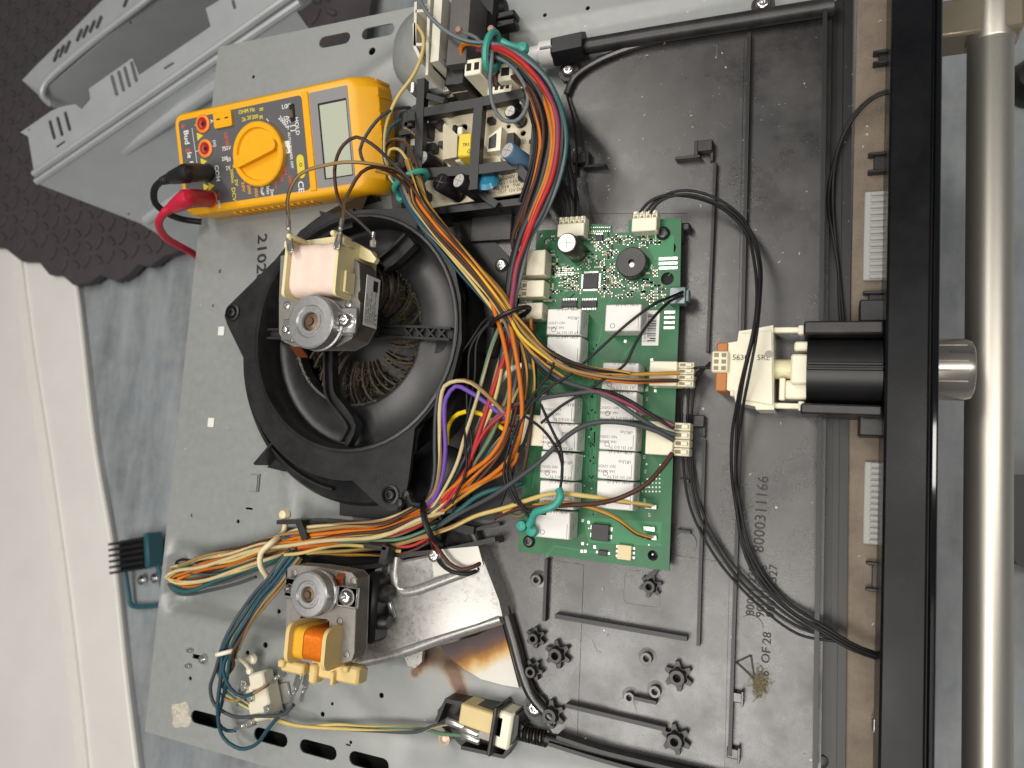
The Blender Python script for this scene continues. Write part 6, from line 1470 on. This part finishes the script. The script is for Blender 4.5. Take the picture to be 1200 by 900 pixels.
wire(A_, 'black', .8, [(675, 254, 28), (675, 220, 24), (676, 180, 18), (672, 140, 16), (664, 110, 14)])

# thin black wires lying loose over the board, with a turquoise tie
T_ = thing('sensor_wire', 'thin black sensor wires straggling over the green board with a turquoise tie', 'wiring', P(690, 500, 30))
for pts in ([(800, 342, 27), (788, 347, 32), (768, 356, 40), (740, 376, 44), (705, 408, 44), (670, 436, 46), (640, 456, 46), (616, 484, 46), (600, 520, 44), (594, 556, 40), (606, 588, 38), (622, 608, 36)],
            [(800, 346, 27), (786, 352, 32), (766, 374, 40), (746, 402, 44), (732, 426, 44), (712, 442, 46), (684, 458, 46), (656, 476, 46), (634, 496, 46)],
            [(616, 488, 44), (634, 502, 46), (652, 528, 48), (659, 552, 48), (656, 576, 46)],
            [(634, 474, 46), (646, 500, 48), (658, 530, 48), (658, 560, 46)],
            [(640, 414, 46), (648, 412, 48), (651, 422, 48), (644, 440, 48), (626, 460, 46), (612, 484, 44), (598, 520, 40), (590, 560, 38), (604, 590, 36)],
            [(596, 544, 38), (604, 580, 38), (618, 598, 40), (640, 602, 40)],
            [(600, 372, 40), (580, 372, 40), (562, 388, 38), (552, 410, 36), (548, 440, 36), (547, 480, 36), (552, 520, 36), (548, 560, 34), (530, 600, 30)],
            [(598, 376, 40), (574, 380, 40), (560, 400, 38), (556, 440, 36), (546, 510, 38), (548, 545, 40), (530, 590, 36)],
            [(598, 372, 42), (570, 374, 40), (550, 400, 36), (534, 420, 30), (524, 440, 24)]):
    wire(T_, 'black', .85, pts)
b = MB(); b.tube(catmull([P(655, 574, 48), P(657, 582, 50), P(650, 592, 50), P(638, 597, 50), P(628, 600, 48), P(624, 608, 44), P(620, 616, 42)], 3), 2.3, 10); o = b.build('cable_tie', TEALT, T_)
for x, y, r in ((612, 616, 3.6), (624, 622, 3.8)):
    e = P(x, y, 38); b = MB(); b.lathe(e, [(0, -r), (r * .8, -r * .6), (r, 0), (r * .8, r * .6), (0, r)], 14); b.build('tie_knob', TEALT, o)
b = MB(); a = P(606, 597, 30)
pts = [a + V((6 * math.cos(t_), 4 * math.sin(t_), 0)) for t_ in [k * .4 for k in range(17)]]; b.tube(pts, 1.3, 8); b.build('tie_eye', mat('olive_rubber', '#6d6a4d', .5), T_)

# cable from the board's top-right plug round to the control panel
K_ = thing('panel_cable', 'black cable looping from the board over the white switch to the panel', 'cable', P(880, 400, ZT))
lp = [(760, 249, 29), (768, 238, 30), (784, 229, 30), (806, 226, 30), (836, 234, 30), (862, 250, 32), (880, 275, 36), (890, 310, 42), (891, 350, 48), (886, 390, 52), (878, 430, 50), (870, 465, 42), (864, 500, 32), (862, 545, 24), (866, 590, 18), (876, 640, 14), (895, 680, 14), (925, 712, 14), (965, 736, 18), (1005, 758, 16), (1036, 770, 12)]
for d, dz in ((-1.6, 0), (1.8, 1)): wire(K_, 'black', 1.05, [(x + (i < 2) * d * .6, y, z) for i, (x, y, z) in enumerate(jit(lp, d, dz))])
wire(K_, 'black', .9, [(750, 249, 29), (758, 238, 30), (774, 231, 31)] + jit(lp[3:], 4.4, 1))
lp2 = [(832, 428, 32), (820, 436, 28), (812, 452, 24), (808, 480, 20), (808, 520, 16), (812, 560, 14), (822, 600, 14), (842, 640, 14), (868, 676, 14), (900, 706, 14), (940, 734, 14), (985, 752, 16), (1036, 768, 12)]
for d, dz in ((-2, 0), (3, 0), (9, 0)): wire(K_, 'black', .75, [(832, 426 + d * .6, 32)] + jit(lp2[1:-2], d, dz) + lp2[-2:])

Q_ = thing('panel_cable', 'black twin cable curving out of the upper control panel behind the front strip', 'cable', P(980, 230, 5))
for d in (-1.5, 1.5): wire(Q_, 'black', 1.1, jit([(1046, 106, 14), (1030, 110, 14), (1012, 122, 12), (996, 144, 10), (984, 172, 9), (975, 205, 9), (973, 240, 9), (977, 275, 9), (983, 320, 9), (987, 378, 9)], d))

# blue-green wires to the lower motor and thermostat
G_ = thing('wiring_harness', 'dark blue-green wires dropping from the bundle to the lower motor and thermostat', 'wiring', P(280, 760, 5))
dr = [(345, 648, 22), (334, 662, 26), (322, 680, 28), (304, 700, 28), (288, 722, 28), (276, 742, 28), (266, 762, 28)]
wire(G_, 'blue', 1.7, jit(dr, 3) + [(258, 790, 26), (256, 830, 20), (262, 866, 14), (280, 878, 12), (300, 872, 12), (316, 852, 16), (330, 834, 20)])
wire(G_, 'blue', 1.7, jit(dr, -2, 2) + [(262, 785, 26), (270, 806, 22), (284, 816, 18), (298, 812, 18)])
wire(G_, 'blue', 1.6, jit(dr, -6) + [(268, 790, 24), (262, 820, 18), (258, 846, 14), (266, 856, 10), (276, 856, 8)])
wire(G_, 'dgrey', 1.6, jit(dr, 7) + [(252, 784, 24), (246, 806, 20), (252, 828, 16), (272, 838, 14), (300, 840, 16), (330, 838, 20), (344, 826, 24)])
wire(G_, 'tan/brown', 1.4, jit(dr, -8, 2) + [(272, 780, 24), (260, 800, 20), (258, 812, 18), (270, 820, 16), (290, 816, 18), (306, 808, 22), (318, 799, 34)])
wire(G_, 'tan/black', 1.4, jit(dr, -11) + [(274, 770, 24), (266, 790, 22)])
wire(G_, 'lyel/dgrey', 1.5, jit(dr, 0, -2) + [(258, 780, 22), (262, 800, 18), (284, 820, 16), (310, 834, 14), (340, 848, 12), (380, 854, 9), (440, 856, 9), (490, 858, 10), (508, 852, 12), (520, 848, 14), (528, 848, 14)])
wire(G_, 'green/lyel', 1.5, jit(dr, 5, -2) + [(256, 785, 20), (264, 808, 16), (290, 828, 13), (320, 842, 11), (350, 850, 9), (400, 851, 7), (450, 852, 7), (500, 854, 8), (520, 860, 11), (542, 862, 14)])
a = P(266, 764, 28); tie(G_, (a.x, a.y, 27), (7.5, 7), (.35, -1, 0), 1.6, IVORY, tail=[(278, 770, 22), (288, 778, 14), (293, 786, 10)])
e = P(296, 772, 8); b = MB(); b.tube([P(284, 774, 14), e], 2.2, 8); b.lathe(e, [(0, -3), (3, -2), (4, 0), (3, 2), (0, 3)], 12); b.build('tie_knob', IVORY, G_)
